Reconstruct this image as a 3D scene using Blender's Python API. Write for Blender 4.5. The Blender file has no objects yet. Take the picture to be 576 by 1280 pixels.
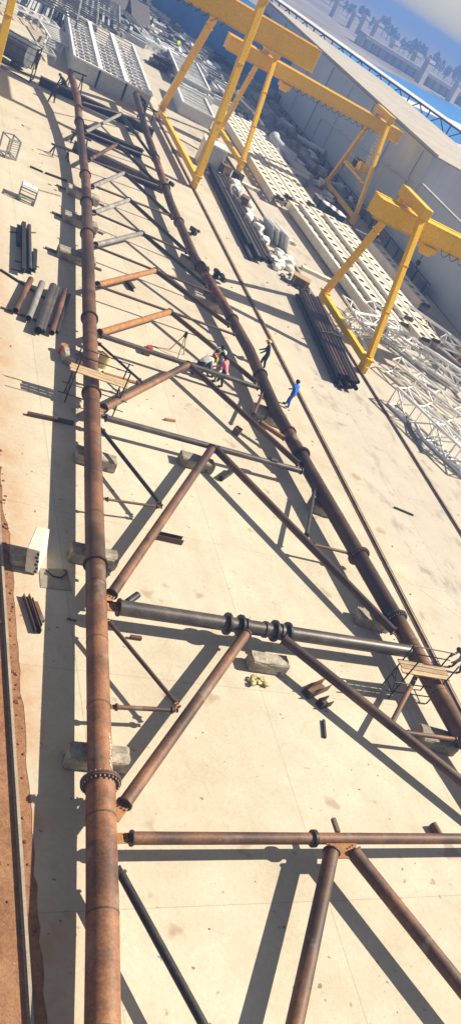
import bpy, bmesh, math, random
from mathutils import Vector, Matrix
random.seed(7)
V=Vector; pi=math.pi; R=math.radians
sc=bpy.context.scene; COL=sc.collection
# ------------------------------------------------------------------ camera
H=22.0; F=1050.0421; CX=372.7237; CY=729.6911
ROT=((0.83942889,-0.27759234,0.46722761),(0.16138039,-0.69361642,-0.70203464),(0.51895618,0.66470953,-0.5374437))
def G(px,py,z=0.0):
    "world point at height z seen at photograph pixel px,py (576x1280)"
    a=((px-CX)/F,(py-CY)/F,1.0)
    d=[sum(ROT[k][i]*a[k] for k in range(3)) for i in range(3)]
    t=(z-H)/d[2]
    return V((d[0]*t,d[1]*t,z))
cam=bpy.data.cameras.new('camera'); co=bpy.data.objects.new('camera',cam); COL.objects.link(co)
M=Matrix.Identity(4)
for i in range(3):
    M[i][0]=ROT[0][i]; M[i][1]=-ROT[1][i]; M[i][2]=-ROT[2][i]
M[2][3]=H
co.matrix_world=M
cam.sensor_fit='VERTICAL'; cam.sensor_height=36; cam.lens=F/1280*36
cam.shift_x=(288-CX)/1280; cam.shift_y=(CY-640)/1280
cam.clip_end=30000; cam.clip_start=0.5
sc.camera=co
# ------------------------------------------------------------------ materials
def newmat(name):
    m=bpy.data.materials.new(name); m.use_nodes=True
    nt=m.node_tree; b=nt.nodes['Principled BSDF']
    return m,nt,b
def N(nt,t,**k):
    n=nt.nodes.new(t)
    for a,v in k.items():
        if a in n.inputs: n.inputs[a].default_value=v
        else: setattr(n,a,v)
    return n
def ramp(nt,fac,stops):
    r=nt.nodes.new('ShaderNodeValToRGB'); e=r.color_ramp.elements
    while len(e)<len(stops): e.new(0.5)
    for i,(p,c) in enumerate(stops):
        e[i].position=p; e[i].color=(c,c,c,1) if isinstance(c,(int,float)) else (*c,1)
    nt.links.new(fac,r.inputs[0]); return r.outputs[0]
def mix(nt,fac,a,b,mode='MIX'):
    n=nt.nodes.new('ShaderNodeMix'); n.data_type='RGBA'; n.blend_type=mode
    for s,v in ((0,fac),(6,a),(7,b)):
        if isinstance(v,(int,float)): n.inputs[s].default_value=v
        elif isinstance(v,tuple): n.inputs[s].default_value=(*v,1)
        else: nt.links.new(v,n.inputs[s])
    return n.outputs[2]
def noise(nt,scale,detail=5,rough=.6,vec=None,stretch=None):
    n=N(nt,'ShaderNodeTexNoise',Scale=scale,Detail=detail,Roughness=rough)
    if vec is None: vec=nt.nodes.new('ShaderNodeTexCoord').outputs['Object']
    if stretch:
        m=N(nt,'ShaderNodeMapping',Scale=stretch); nt.links.new(vec,m.inputs[0]); vec=m.outputs[0]
    nt.links.new(vec,n.inputs['Vector']); return n.outputs[0]
def bump(nt,b,h,strength=.3,dist=.02):
    n=N(nt,'ShaderNodeBump',Strength=strength,Distance=dist); nt.links.new(h,n.inputs['Height']); nt.links.new(n.outputs[0],b.inputs['Normal'])
def patchy(name,cols,scale=1.5,rough=.75,metal=0,vary=.25,bumps=.25,fine=18,stretch=None,spots=None,spec=.3,broad=0):
    "mottled material: cols = dark, mid, light; each object gets its own brightness"
    m,nt,b=newmat(name)
    n1=noise(nt,scale,6,.65,stretch=stretch); n2=noise(nt,fine,4,.6); n0=noise(nt,scale*.28,4,.55)
    c=ramp(nt,n1,[(.3,cols[0]),(.5,cols[1]),(.7,cols[2])])
    c=mix(nt,.35,c,ramp(nt,n2,[(.3,tuple(x*.55 for x in cols[1])),(.7,tuple(min(1,x*1.3) for x in cols[2]))]))
    if broad: c=mix(nt,ramp(nt,n0,[(.42,0.),(.62,broad)]),c,tuple(x*.45 for x in cols[0])); c=mix(nt,ramp(nt,n0,[(.28,broad*.6),(.42,0.)]),c,cols[2])
    if spots:
        n3=noise(nt,spots[0],3,.5); c=mix(nt,ramp(nt,n3,[(spots[1],0.),(spots[1]+.08,1.)]),c,spots[2])
    oi=nt.nodes.new('ShaderNodeObjectInfo')
    mr=N(nt,'ShaderNodeMapRange'); mr.inputs[3].default_value=1-vary; mr.inputs[4].default_value=1+vary
    nt.links.new(oi.outputs['Random'],mr.inputs[0])
    hs=N(nt,'ShaderNodeHueSaturation'); nt.links.new(mr.outputs[0],hs.inputs['Value']); nt.links.new(c,hs.inputs['Color'])
    nt.links.new(hs.outputs[0],b.inputs['Base Color'])
    b.inputs['Roughness'].default_value=rough; b.inputs['Metallic'].default_value=metal
    b.inputs['Specular IOR Level'].default_value=spec
    if bumps: bump(nt,b,n2,bumps,.02)
    return m
MT={}
MT['rust']=patchy('rusted_steel',((.035,.015,.009),(.125,.050,.022),(.27,.122,.052)),1.1,.6,0,.25,.35,11,spots=(.9,.60,(.15,.12,.10)),broad=.75,spec=.45)
MT['rust_dark']=patchy('dark_rusted_steel',((.020,.011,.008),(.058,.028,.018),(.13,.066,.038)),1.1,.55,0,.22,.3,14,broad=.6,spec=.45)
MT['orange']=patchy('orange_flash_rust',((.15,.06,.02),(.29,.13,.04),(.40,.20,.075)),2.5,.8,0,.15,.3,20)
MT['mill']=patchy('black_mill_scale_steel',((.022,.02,.02),(.055,.048,.045),(.13,.105,.09)),1.2,.42,.35,.25,.15,16,spec=.5)
MT['black']=patchy('black_painted_steel',((.006,.006,.007),(.016,.015,.015),(.05,.045,.04)),2,.5,.1,.2,.1)
MT['grey']=patchy('grey_coated_steel',((.09,.085,.08),(.18,.17,.16),(.33,.31,.285)),1.2,.5,.1,.2,.1)
MT['concrete']=patchy('rough_concrete',((.09,.072,.052),(.26,.225,.175),(.46,.41,.335)),1.6,.9,0,.22,.6,9,spots=(2.6,.62,(.10,.085,.065)))
MT['yellow']=patchy('yellow_crane_paint',((.72,.39,.003),(.80,.455,.004),(.84,.49,.006)),.5,.36,0,.03,.04,6,spots=(1.5,.72,(.38,.20,.03)))
MT['cream']=patchy('cream_primer_paint',((.50,.44,.36),(.66,.60,.50),(.74,.68,.58)),.7,.6,0,.10,.08,8,spots=(1.1,.64,(.38,.32,.25)))
MT['white']=patchy('white_paint',((.62,.61,.58),(.76,.75,.72),(.82,.81,.79)),1.2,.5,0,.08,.05,8)
MT['panel']=patchy('pale_grey_sheet',((.33,.35,.37),(.44,.46,.48),(.52,.54,.56)),.5,.6,0,.15,.05,6)
MT['wood']=patchy('weathered_timber',((.16,.10,.05),(.33,.23,.13),(.50,.38,.24)),2,.85,0,.2,.3,20,stretch=(1,6,1))
MT['bag']=patchy('pale_sacking',((.36,.34,.30),(.60,.58,.53),(.76,.74,.70)),3,.8,0,.25,.6,14)
MT['scrap']=patchy('weathered_scrap',((.035,.038,.045),(.12,.125,.135),(.30,.30,.30)),.8,.7,0,.4,.3,9)
MT['brownbox']=patchy('brown_stained_timber',((.05,.03,.02),(.11,.065,.04),(.18,.12,.08)),3,.8,0,.2,.3)
MT['plate']=patchy('dull_steel_plate',((.16,.13,.10),(.24,.20,.16),(.31,.26,.21)),1.1,.6,.0,.1,.1)
MT['red']=patchy('red_plastic',((.40,.02,.015),(.5,.03,.02),(.55,.04,.03)),4,.4,0,.1,0)
MT['yellowcloth']=patchy('yellow_rag',((.22,.16,.05),(.45,.37,.17),(.62,.55,.33)),5,.9,0,.1,.5)
MT['rail']=patchy('crane_rail_steel',((.10,.065,.04),(.24,.16,.10),(.42,.31,.22)),1.4,.5,.1,.1,.1)
MT['roofblue']=patchy('blue_profiled_sheet',((.012,.10,.30),(.018,.15,.42),(.03,.19,.50)),.06,.45,0,.1,0,.4)
MT['roofwhite']=patchy('pale_roof_sheet',((.5,.51,.52),(.60,.60,.60),(.66,.66,.65)),.08,.6,0,.06,0,.6)
MT['flatroof']=patchy('dusty_flat_roof',((.30,.27,.235),(.38,.345,.30),(.44,.40,.35)),.25,.9,0,.03,.1,3)
MT['dust']=patchy('dusty_pale_concrete',((.26,.24,.22),(.34,.32,.30),(.42,.40,.37)),.2,.9,0,.2,.1,2)
MT['leaf']=patchy('dull_foliage',((.02,.03,.015),(.04,.06,.03),(.07,.085,.04)),.6,.9,0,.2,0,3)
MT['bark']=patchy('grey_bark',((.08,.06,.04),(.13,.10,.07),(.18,.15,.1)),1,.9)
def cloth(name,c): return patchy(name,(tuple(x*.75 for x in c),c,tuple(min(.85,x*1.2) for x in c)),6,.85,0,.03,.2,30)
MT['skin']=cloth('skin',(.20,.105,.065)); MT['hair']=cloth('dark_hair',(.012,.010,.009))
for n,c in dict(blue=(.02,.10,.42),navy=(.012,.02,.055),whitecloth=(.72,.71,.69),pink=(.62,.18,.22),hiviz=(.62,.72,.04),greycloth=(.26,.27,.29),darkcloth=(.02,.02,.022),greyblue=(.16,.20,.27),denim=(.05,.09,.18)).items(): MT[n]=cloth(n+'_cloth' if not n.endswith('cloth') else n,c)
for n,c in dict(hat_yellow=(.8,.42,.02),hat_red=(.55,.05,.03),hat_white=(.78,.78,.76)).items(): MT[n]=patchy(n,(c,c,c),2,.35,0,.02,0)
# building wall: pale blue-grey sheet with panel joints and streaks
def wallmat():
    m,nt,b=newmat('pale_blue_grey_wall_sheet')
    tc=nt.nodes.new('ShaderNodeTexCoord')
    n1=noise(nt,.12,5,.6,stretch=(1,1,.35)); n2=noise(nt,1.1,5,.7,stretch=(1,1,.12))
    c=ramp(nt,n1,[(.3,(.36,.42,.48)),(.7,(.47,.52,.57))])
    c=mix(nt,ramp(nt,n2,[(.55,0.),(.75,.45)]),c,(.30,.31,.31))
    sp=nt.nodes.new('ShaderNodeSeparateXYZ'); nt.links.new(tc.outputs['Object'],sp.inputs[0])
    md=N(nt,'ShaderNodeMath',operation='PINGPONG'); md.inputs[1].default_value=3.0; nt.links.new(sp.outputs[1],md.inputs[0])
    c=mix(nt,ramp(nt,md.outputs[0],[(0.,.5),(.02,0.)]),c,(.22,.25,.28))
    nt.links.new(c,b.inputs['Base Color']); b.inputs['Roughness'].default_value=.7
    return m
MT['wall']=wallmat()
def yardmat():
    m,nt,b=newmat('cast_concrete_yard')
    tc=nt.nodes.new('ShaderNodeTexCoord'); P=tc.outputs['Object']
    big=noise(nt,.09,6,.6); med=noise(nt,.55,6,.65); fine=noise(nt,6,6,.7); lon=noise(nt,.5,5,.6,stretch=(1.6,.12,1))
    c=ramp(nt,big,[(.3,(.37,.318,.235)),(.5,(.47,.418,.325)),(.7,(.55,.497,.40))])
    c=mix(nt,.45,c,ramp(nt,med,[(.28,(.31,.26,.185)),(.72,(.59,.535,.43))]))
    c=mix(nt,.22,c,ramp(nt,fine,[(.3,(.30,.25,.18)),(.7,(.62,.56,.47))]))
    c=mix(nt,ramp(nt,lon,[(.52,0.),(.75,.35)]),c,(.34,.29,.22))
    # dark oily smudges in the crane lane, brown stains here and there
    sp=nt.nodes.new('ShaderNodeSeparateXYZ'); nt.links.new(P,sp.inputs[0])
    sm=noise(nt,.55,5,.62,stretch=(1.5,.7,1)); 
    lane=N(nt,'ShaderNodeMapRange',interpolation_type='SMOOTHSTEP'); lane.inputs[1].default_value=28.5; lane.inputs[2].default_value=31
    nt.links.new(sp.outputs[0],lane.inputs[0])
    mm=N(nt,'ShaderNodeMath',operation='MULTIPLY'); nt.links.new(ramp(nt,sm,[(.54,0.),(.70,.6)]),mm.inputs[0]); nt.links.new(lane.outputs[0],mm.inputs[1])
    lm_=N(nt,'ShaderNodeMath',operation='MULTIPLY'); lm_.inputs[1].default_value=.5; nt.links.new(lane.outputs[0],lm_.inputs[0])
    c=mix(nt,lm_.outputs[0],c,(.40,.365,.325)); c=mix(nt,mm.outputs[0],c,(.17,.15,.13))
    st=noise(nt,.5,3,.5,stretch=(1,1,1)); c=mix(nt,ramp(nt,st,[(.66,0.),(.71,.5)]),c,(.22,.13,.075))
    st2=noise(nt,2.3,3,.5); c=mix(nt,ramp(nt,st2,[(.69,0.),(.73,.55)]),c,(.18,.12,.08))
    # cracks
    vo=N(nt,'ShaderNodeTexVoronoi',Scale=.16,feature='DISTANCE_TO_EDGE')
    wv=nt.nodes.new('ShaderNodeVectorMath'); wv.operation='ADD'
    nz=N(nt,'ShaderNodeTexNoise',Scale=.6,Detail=4); nt.links.new(P,nz.inputs['Vector'])
    vs=nt.nodes.new('ShaderNodeVectorMath'); vs.operation='SCALE'; vs.inputs[3].default_value=1.4; nt.links.new(nz.outputs[1],vs.inputs[0])
    nt.links.new(P,wv.inputs[0]); nt.links.new(vs.outputs[0],wv.inputs[1]); nt.links.new(wv.outputs[0],vo.inputs['Vector'])
    c=mix(nt,ramp(nt,vo.outputs[0],[(0.,.13),(.005,0.)]),c,(.17,.14,.10))
    def cell_(ch,period,off):
        a=N(nt,'ShaderNodeMath',operation='ADD'); a.inputs[1].default_value=off; nt.links.new(sp.outputs[ch],a.inputs[0])
        q=N(nt,'ShaderNodeMath',operation='DIVIDE'); q.inputs[1].default_value=period; nt.links.new(a.outputs[0],q.inputs[0])
        f=N(nt,'ShaderNodeMath',operation='FLOOR'); nt.links.new(q.outputs[0],f.inputs[0]); return f.outputs[0]
    cx_=N(nt,'ShaderNodeCombineXYZ'); nt.links.new(cell_(0,7.6,-17.05),cx_.inputs[0]); nt.links.new(cell_(1,9.,-2.),cx_.inputs[1])
    wn=N(nt,'ShaderNodeTexWhiteNoise'); wn.noise_dimensions='3D'; nt.links.new(cx_.outputs[0],wn.inputs['Vector'])
    c=mix(nt,ramp(nt,wn.outputs[0],[(0.,0.),(1.,.16)]),c,(.33,.28,.215))
    ed=N(nt,'ShaderNodeMapRange',interpolation_type='SMOOTHSTEP'); ed.inputs[1].default_value=9.2; ed.inputs[2].default_value=7.2; nt.links.new(sp.outputs[0],ed.inputs[0])
    em=N(nt,'ShaderNodeMath',operation='MULTIPLY'); nt.links.new(ed.outputs[0],em.inputs[0]); nt.links.new(ramp(nt,med,[(.35,0.),(.6,.9)]),em.inputs[1])
    c=mix(nt,em.outputs[0],c,(.36,.22,.12))
    ws=noise(nt,3.2,2,.4); c=mix(nt,ramp(nt,ws,[(.74,0.),(.76,.7)]),c,(.10,.075,.055))
    # slab joints: one every 7.5 m across and 9 m along
    def joint(ch,period,off,w):
        a=N(nt,'ShaderNodeMath',operation='ADD'); a.inputs[1].default_value=off; nt.links.new(sp.outputs[ch],a.inputs[0])
        q=N(nt,'ShaderNodeMath',operation='PINGPONG'); q.inputs[1].default_value=period/2; nt.links.new(a.outputs[0],q.inputs[0])
        return ramp(nt,q.outputs[0],[(0.,1.),(w,0.)])
    j=mix(nt,1.,joint(0,7.6,-17.05,.028),joint(1,9.,-2.,.024),'LIGHTEN')
    jm=N(nt,'ShaderNodeMath',operation='MULTIPLY'); jm.inputs[1].default_value=.5; nt.links.new(j,jm.inputs[0])
    c=mix(nt,jm.outputs[0],c,(.16,.13,.095))
    nt.links.new(c,b.inputs['Base Color']); b.inputs['Roughness'].default_value=.85
    b.inputs['Specular IOR Level'].default_value=.25
    bump(nt,b,fine,.45,.03); return m
MT['yard']=yardmat()
def soilmat():
    m,nt,b=newmat('red_brown_soil')
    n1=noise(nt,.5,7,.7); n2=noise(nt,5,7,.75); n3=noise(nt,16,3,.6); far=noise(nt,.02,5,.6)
    c=ramp(nt,n1,[(.3,(.13,.055,.028)),(.5,(.22,.105,.052)),(.7,(.33,.18,.10))])
    c=mix(nt,.4,c,ramp(nt,n2,[(.3,(.10,.045,.022)),(.7,(.44,.25,.14))]))
    c=mix(nt,ramp(nt,n3,[(.66,0.),(.72,.8)]),c,(.46,.36,.26))
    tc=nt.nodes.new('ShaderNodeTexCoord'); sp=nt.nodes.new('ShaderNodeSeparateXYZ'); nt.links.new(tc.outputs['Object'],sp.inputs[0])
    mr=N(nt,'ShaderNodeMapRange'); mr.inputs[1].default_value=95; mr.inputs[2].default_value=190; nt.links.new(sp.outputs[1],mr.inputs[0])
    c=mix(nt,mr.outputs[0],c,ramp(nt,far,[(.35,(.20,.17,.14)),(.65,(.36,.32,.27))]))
    nt.links.new(c,b.inputs['Base Color']); b.inputs['Roughness'].default_value=.95; b.inputs['Specular IOR Level'].default_value=.1
    bump(nt,b,n2,.8,.08); return m
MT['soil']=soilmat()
# ------------------------------------------------------------------ mesh helpers
class MB:
    def __init__(s): s.v=[]; s.f=[]; s.mi=[]; s.cur=0
    def add(s,vs,fs):
        o=len(s.v); s.v+= [tuple(x) for x in vs]; s.f+=[tuple(i+o for i in f) for f in fs]; s.mi+=[s.cur]*len(fs); return s
    def box(s,c,size,rz=0,mat=None):
        c=V(c); a,b,h=(x/2 for x in size); m=mat or Matrix.Rotation(rz,3,'Z')
        vs=[c+m@V((x*a,y*b,z*h)) for z in (-1,1) for y in (-1,1) for x in (-1,1)]
        return s.add(vs,[(0,2,3,1),(4,5,7,6),(0,1,5,4),(2,6,7,3),(0,4,6,2),(1,3,7,5)])
    def beam(s,p,q,w,h,up=(0,0,1),off=0):
        p=V(p); q=V(q); d=(q-p); L=d.length; d.normalize(); u=V(up)
        if abs(d.dot(u))>.98: u=V((0,1,0))
        x=d.cross(u).normalized(); z=x.cross(d).normalized()
        m=Matrix((x,d,z)).transposed()
        return s.box((p+q)/2+z*off,(w,L,h),mat=m)
    def tube(s,p,q,r,n=16,r2=None,wall=None):
        p=V(p); q=V(q); d=(q-p).normalized(); u=V((0,0,1)) if abs(d.z)<.95 else V((1,0,0))
        x=d.cross(u).normalized(); z=x.cross(d); r2=r2 or r
        ring=lambda c,rr:[c+(x*math.cos(2*pi*i/n)+z*math.sin(2*pi*i/n))*rr for i in range(n)]
        if wall is None:
            vs=ring(p,r)+ring(q,r2)
            fs=[(i,(i+1)%n,n+(i+1)%n,n+i) for i in range(n)]+[tuple(range(n-1,-1,-1)),tuple(range(n,2*n))]
        else:
            vs=ring(p,r)+ring(q,r2)+ring(p,r-wall)+ring(q,r2-wall)
            fs=[]
            for i in range(n):
                j=(i+1)%n
                fs+=[(i,j,n+j,n+i),(2*n+j,2*n+i,3*n+i,3*n+j),(j,i,2*n+i,2*n+j),(n+i,n+j,3*n+j,3*n+i)]
        return s.add(vs,fs)
    def path(s,pts,r,n=8):
        for a,b in zip(pts,pts[1:]): s.tube(a,b,r,n)
        return s
    def ball(s,c,r,n=10,sc_=(1,1,1),jit=0):
        c=V(c); vs=[];fs=[]; m=n//2
        for j in range(m+1):
            t=pi*j/m
            for i in range(n):
                k=1+random.uniform(-jit,jit)
                vs.append(c+V((math.sin(t)*math.cos(2*pi*i/n)*sc_[0],math.sin(t)*math.sin(2*pi*i/n)*sc_[1],math.cos(t)*sc_[2]))*r*k)
        for j in range(m):
            for i in range(n): fs.append((j*n+i,(j+1)*n+i,(j+1)*n+(i+1)%n,j*n+(i+1)%n))
        return s.add(vs,fs)
    def pillow(s,c,h,rr,n=12):
        pw=lambda v,e: math.copysign(abs(v)**e,v); vs=[];fs=[]; m=n//2
        for j in range(m+1):
            t=pi*j/m-pi/2
            for i in range(n):
                a=2*pi*i/n; k=1+rr.uniform(-.09,.09)
                vs.append((c[0]+h[0]*k*pw(math.cos(t),.6)*pw(math.cos(a),.55),c[1]+h[1]*k*pw(math.cos(t),.6)*pw(math.sin(a),.55),c[2]+h[2]*k*pw(math.sin(t),.7)))
        for j in range(m):
            for i in range(n): fs.append((j*n+i,j*n+(i+1)%n,(j+1)*n+(i+1)%n,(j+1)*n+i))
        return s.add(vs,fs)
    def prism(s,poly,z0,z1):
        n=len(poly); vs=[(x,y,z0) for x,y in poly]+[(x,y,z1) for x,y in poly]
        return s.add(vs,[(i,(i+1)%n,n+(i+1)%n,n+i) for i in range(n)]+[tuple(range(n-1,-1,-1)),tuple(range(n,2*n))])
    def ibeam(s,p,q,w=.3,h=.3,t=.03,up=(0,0,1)):
        s.beam(p,q,w,t,up,h/2-t/2); s.beam(p,q,w,t,up,-h/2+t/2); s.beam(p,q,t*.8,h-2*t-.004,up); return s
    def build(s,name,mat,parent=None,smooth=True,bevel=0,mats=None):
        me=bpy.data.meshes.new(name); me.from_pydata(s.v,[],s.f)
        for k in (mats or [mat]): me.materials.append(MT[k])
        if mats: me.polygons.foreach_set('material_index',s.mi)
        bm=bmesh.new(); bm.from_mesh(me); bmesh.ops.remove_doubles(bm,verts=bm.verts,dist=1e-5)
        bmesh.ops.recalc_face_normals(bm,faces=bm.faces); bm.to_mesh(me); bm.free()
        if smooth:
            me.polygons.foreach_set('use_smooth',[True]*len(me.polygons)); me.set_sharp_from_angle(angle=R(38))
        o=bpy.data.objects.new(name,me); COL.objects.link(o)
        if parent:
            o.parent=parent
        if bevel:
            b=o.modifiers.new('bevel','BEVEL'); b.width=bevel; b.segments=2; b.limit_method='ANGLE'
        return o
def tag(o,label,cat,group=None,kind=None):
    if label: o['label']=label
    if cat: o['category']=cat
    if group: o['group']=group
    if kind: o['kind']=kind
    return o
def thing(name,label,cat,loc=(0,0,0),rz=0,group=None):
    o=bpy.data.objects.new(name,None); COL.objects.link(o); o.location=loc; o.rotation_euler=(0,0,rz); o.empty_display_size=.3
    return tag(o,label,cat,group)
KIDS={}
def kids(o): return [c for c in bpy.data.objects if c.parent==o]
def copy_tree(o,loc=None,rz=None,label=None,group=None):
    c=o.copy(); COL.objects.link(c)
    def rec(src,dst):
        for k in kids(src):
            if k==dst: continue
            d=k.copy(); COL.objects.link(d); d.parent=dst; rec(k,d)
    rec(o,c)
    if loc is not None: c.location=loc
    if rz is not None: c.rotation_euler=(0,0,rz)
    if label: c['label']=label
    if group: c['group']=group
    return c
def struct(o): o['kind']='structure'; return o
# ------------------------------------------------------------------ ground
FAR=7000
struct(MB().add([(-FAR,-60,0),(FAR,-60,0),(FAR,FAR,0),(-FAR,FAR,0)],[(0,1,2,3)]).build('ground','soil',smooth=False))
edge=[]
yy=-30.0
rr=random.Random(3)
while yy<130:
    edge.append((7.42+rr.uniform(-.05,.05)-(.17 if yy>27.6 else 0),yy)); yy+=rr.uniform(.25,.7)
poly=[(58.0,-30)]+[(58.0,185),(8,185)]+edge[::-1]
MB().prism(poly,-.5,.012).build('concrete_yard','yard',smooth=False)['kind']='structure'
MB().box((7.02,50,.02),(.15,160,.04)).build('kerb_strip','wood',smooth=False)['kind']='structure'
# faint yellow lane line on the slab
lm=MB()
a,b=G(455,688,.02),G(576,772,.02)
for t0 in (0,.28,.56,.84):
    lm.beam(a.lerp(b,t0),a.lerp(b,min(1.4,t0+.24)),.10,.006)
MT['lineyellow']=patchy('worn_yellow_line',((.48,.42,.30),(.55,.45,.24),(.62,.48,.17)),2,.8,0,0,0,20)
lm.build('lane_marking','lineyellow',smooth=False)['kind']='structure'
def rail(x,y0,y1,label,thin=False):
    t=thing('crane_rail',label,'rail',(x,(y0+y1)/2,.012),0,'crane rails'); L=y1-y0
    if not thin:
        for s_ in (-1,1): MB().box((s_*.17,0,.02),(.10,L,.03)).build('side_strip','rust_dark',t,smooth=False)
        MB().box((0,0,.015),(.22,L,.02)).build('base_strip','rail',t,smooth=False)
    MB().box((0,0,.06),(.05,L,.065)).box((0,0,.11),(.09,L,.03)).build('rail_head','rail' if not thin else 'plate',t,smooth=False)
rail(28.0,-5,140,'rusty crane rail running right beside the long right chord of the tower frame')
rail(36.4,-5,150,'rusty crane rail passing under the near yellow gantry beside the dark pipe bundle')
rail(53.0,30,150,'crane rail at the foot of the long pale wall behind the cream beams')
rail(7.02,-5,72,'weathered rail along the edge of the red soil at the left',True)
rail(8.4,75,130,'short far rail under the left leg of the tallest gantry')
for _o in bpy.data.objects:
    if _o.name.startswith('crane_rail') and abs(_o.location.x-7.02)<.1: _o.location.z=.035
# ------------------------------------------------------------------ tower frame lying on blocks
Z=1.0
tower=thing('tower_frame','huge rusty tubular tower face with two long chords lying across concrete blocks','steel frame',(16.5,45,0))
T0=V((16.5,45,0))
def rel(p): return V(p)-T0
LZ={230:1.0}
def zfar(py):
    pts=[(90,2.5),(122,2.0),(161,1.4),(195,1.1),(230,1.0)]
    if py>=230: return Z
    for (a,za),(b,zb) in zip(pts,pts[1:]):
        if py<=b: return za+(zb-za)*max(0,(py-a))/(b-a)
    return Z
Lpx=[(128.5,1290),(128.5,1140),(126,980),(124.5,930),(119.5,700),(114,465),(110.5,340),(108,230),(104,195),(100,161),(97,122),(88,90)]
Rpx=[(640,1012),(568,905),(505,793),(448,695),(387,590),(345,515),(311,437),(277,377),(243,322),(214,256),(197,205),(183,165),(170,118)]
def rz_(py): 
    return Z if py>200 else Z+(200-py)/82*.9
Lw=[G(x,y,zfar(y)) for x,y in Lpx]; Rw=[G(x,y,rz_(y)) for x,y in Rpx]
# extend towards the camera, out of frame
Lw.insert(0,Lw[0]+(Lw[0]-Lw[1]).normalized()*9); Rw.insert(0,Rw[0]+(Rw[0]-Rw[1]).normalized()*9)
def onchord(C,p):
    best=None
    for a,b in zip(C,C[1:]):
        d=b-a; t=max(0,min(1,(p-a).dot(d)/d.dot(d))); q=a+d*t
        if best is None or (q-p).length<best[0]: best=((q-p).length,q,d.normalized())
    return best[1],best[2]
CR=.40
def chord(C,splits,radii,mats,flags):
    "splits = points along the chord; a separate section between each"
    pts=[]
    for i in range(len(splits)+1):
        a=C[0] if i==0 else splits[i-1]; b=C[-1] if i==len(splits) else splits[i]
        mids=[p for p in C if p.y>a.y+.5 and p.y<b.y-.5]
        pts.append([a]+mids+[b])
    for i,pl in enumerate(pts):
        m=MB(); r=radii[min(i,len(radii)-1)]; n=28
        # swept tube
        rings=[]
        for k,p in enumerate(pl):
            d=(pl[min(k+1,len(pl)-1)]-pl[max(k-1,0)]).normalized(); x=d.cross(V((0,0,1))).normalized(); z=x.cross(d)
            rings.append([rel(p)+(x*math.cos(2*pi*j/n)+z*math.sin(2*pi*j/n))*r for j in range(n)])
        vs=sum(rings,[]); fs=[]
        for k in range(len(rings)-1):
            for j in range(n): fs.append((k*n+j,k*n+(j+1)%n,(k+1)*n+(j+1)%n,(k+1)*n+j))
        fs+=[tuple(range(n-1,-1,-1)),tuple(range(len(vs)-n,len(vs)))]
        m.add(vs,fs)
        sec=m.build('chord_section',mats[i%len(mats)],tower)
        # weld seams
        L=(pl[-1]-pl[0]).length
        k=1
        while k*3.0<L-1:
            q=pl[0].lerp(pl[-1],k*3.0/L); q,dd=onchord(C,q)
            sm=MB(); sm.tube(rel(q-dd*.025),rel(q+dd*.025),r+.008,28); sm.build('weld_seam','rust_dark',sec); k+=1
    for i,p in enumerate(splits):
        r=radii[min(i,len(radii)-1)]; _,d=onchord(C,p)
        big=flags[i]
        m=MB(); w=.17 if big else .10
        m.tube(rel(p-d*.07),rel(p-d*.008),r+w,28); m.tube(rel(p+d*.008),rel(p+d*.07),r+w,28)
        m.cur=1
        if big:
            x=d.cross(V((0,0,1))).normalized(); z=x.cross(d); bm_=m
            for k in range(26):
                a=2*pi*k/26; q=rel(p)+(x*math.cos(a)+z*math.sin(a))*(r+.11)
                bm_.tube(q-d*.14,q+d*.14,.026,6)
        m.build('flange','rust_dark',tower,mats=['rust_dark','plate' if i==0 else 'rust'])
Ls=[onchord(Lw,G(x,y,zfar(y)))[0] for x,y in ((126,979),(119.5,705),(114.5,492),(111.5,398),(109.5,293),(108.3,253),(107,219),(98,152))]
Rs=[onchord(Rw,G(x,y,rz_(y)))[0] for x,y in ((503,775),(448,695),(387,572),(365,543),(333,472),(311,407),(277,343),(245,287),(224,243),(197,200))]
Ls=sorted(Ls,key=lambda p:p.y); Rs=sorted(Rs,key=lambda p:p.y)
chord(Lw,Ls,[.45,.39,.40,.40,.40,.38,.36,.34,.33],['rust','rust','rust','rust','rust','rust_dark','rust','rust_dark'],[1,0,0,0,0,0,0,0])
chord(Rw,Rs,[.43,.42,.41,.40,.39,.38,.36,.35,.34,.33],['rust','rust_dark','rust_dark','rust','rust_dark','rust_dark'],[1]*3+[0]*9)
def member(name,p,q,r,mat,ends='pp',plate='orange',n=18,trim=(.55,.55),stripe=None):
    "pipe p->q; an end marked p is closed with an end plate and a gusset plate that reaches its node, o is open, x is bare"
    d=(q-p); L=d.length; d=d/L
    a=p+d*(trim[0] if ends[0]=='p' else trim[0]*.0); b=q-d*(trim[1] if ends[1]=='p' else 0)
    m=MB(); m.tube(rel(a),rel(b),r,n)
    o=m.build(name,mat,tower)
    for e,(pt,sg,node) in zip(ends,((a,-1,p),(b,1,q))):
        if e=='p':
            f=MB(); f.tube(rel(pt+d*sg*.0),rel(pt+d*sg*.05),r+.05,n); 
            f.build('end_flange','rust_dark',o)
            g=MB(); g.beam(rel(pt+d*sg*.052),rel(node),max(.16,r*1.7),.035); g.cur=1; bb=g; x=d.cross(V((0,0,1))).normalized()
            for k in (-1,0,1):
                for j in (.12,.24):
                    c=rel(pt+d*sg*j+x*k*max(.05,r*.55)); bb.tube(c-V((0,0,.05)),c+V((0,0,.05)),.028,6)
            g.build('gusset_plate',plate,o,mats=[plate,'black'])
    return o
def LP(x,y): return onchord(Lw,G(x,y,zfar(y)))[0]
def RP(x,y): return onchord(Rw,G(x,y,rz_(y)))[0]
def out(p,C,r,toward):
    "a point on the skin of the chord at p facing toward"
    _,d=onchord(C,p); s=(toward-p); s-=d*s.dot(d); return p+s.normalized()*r
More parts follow.
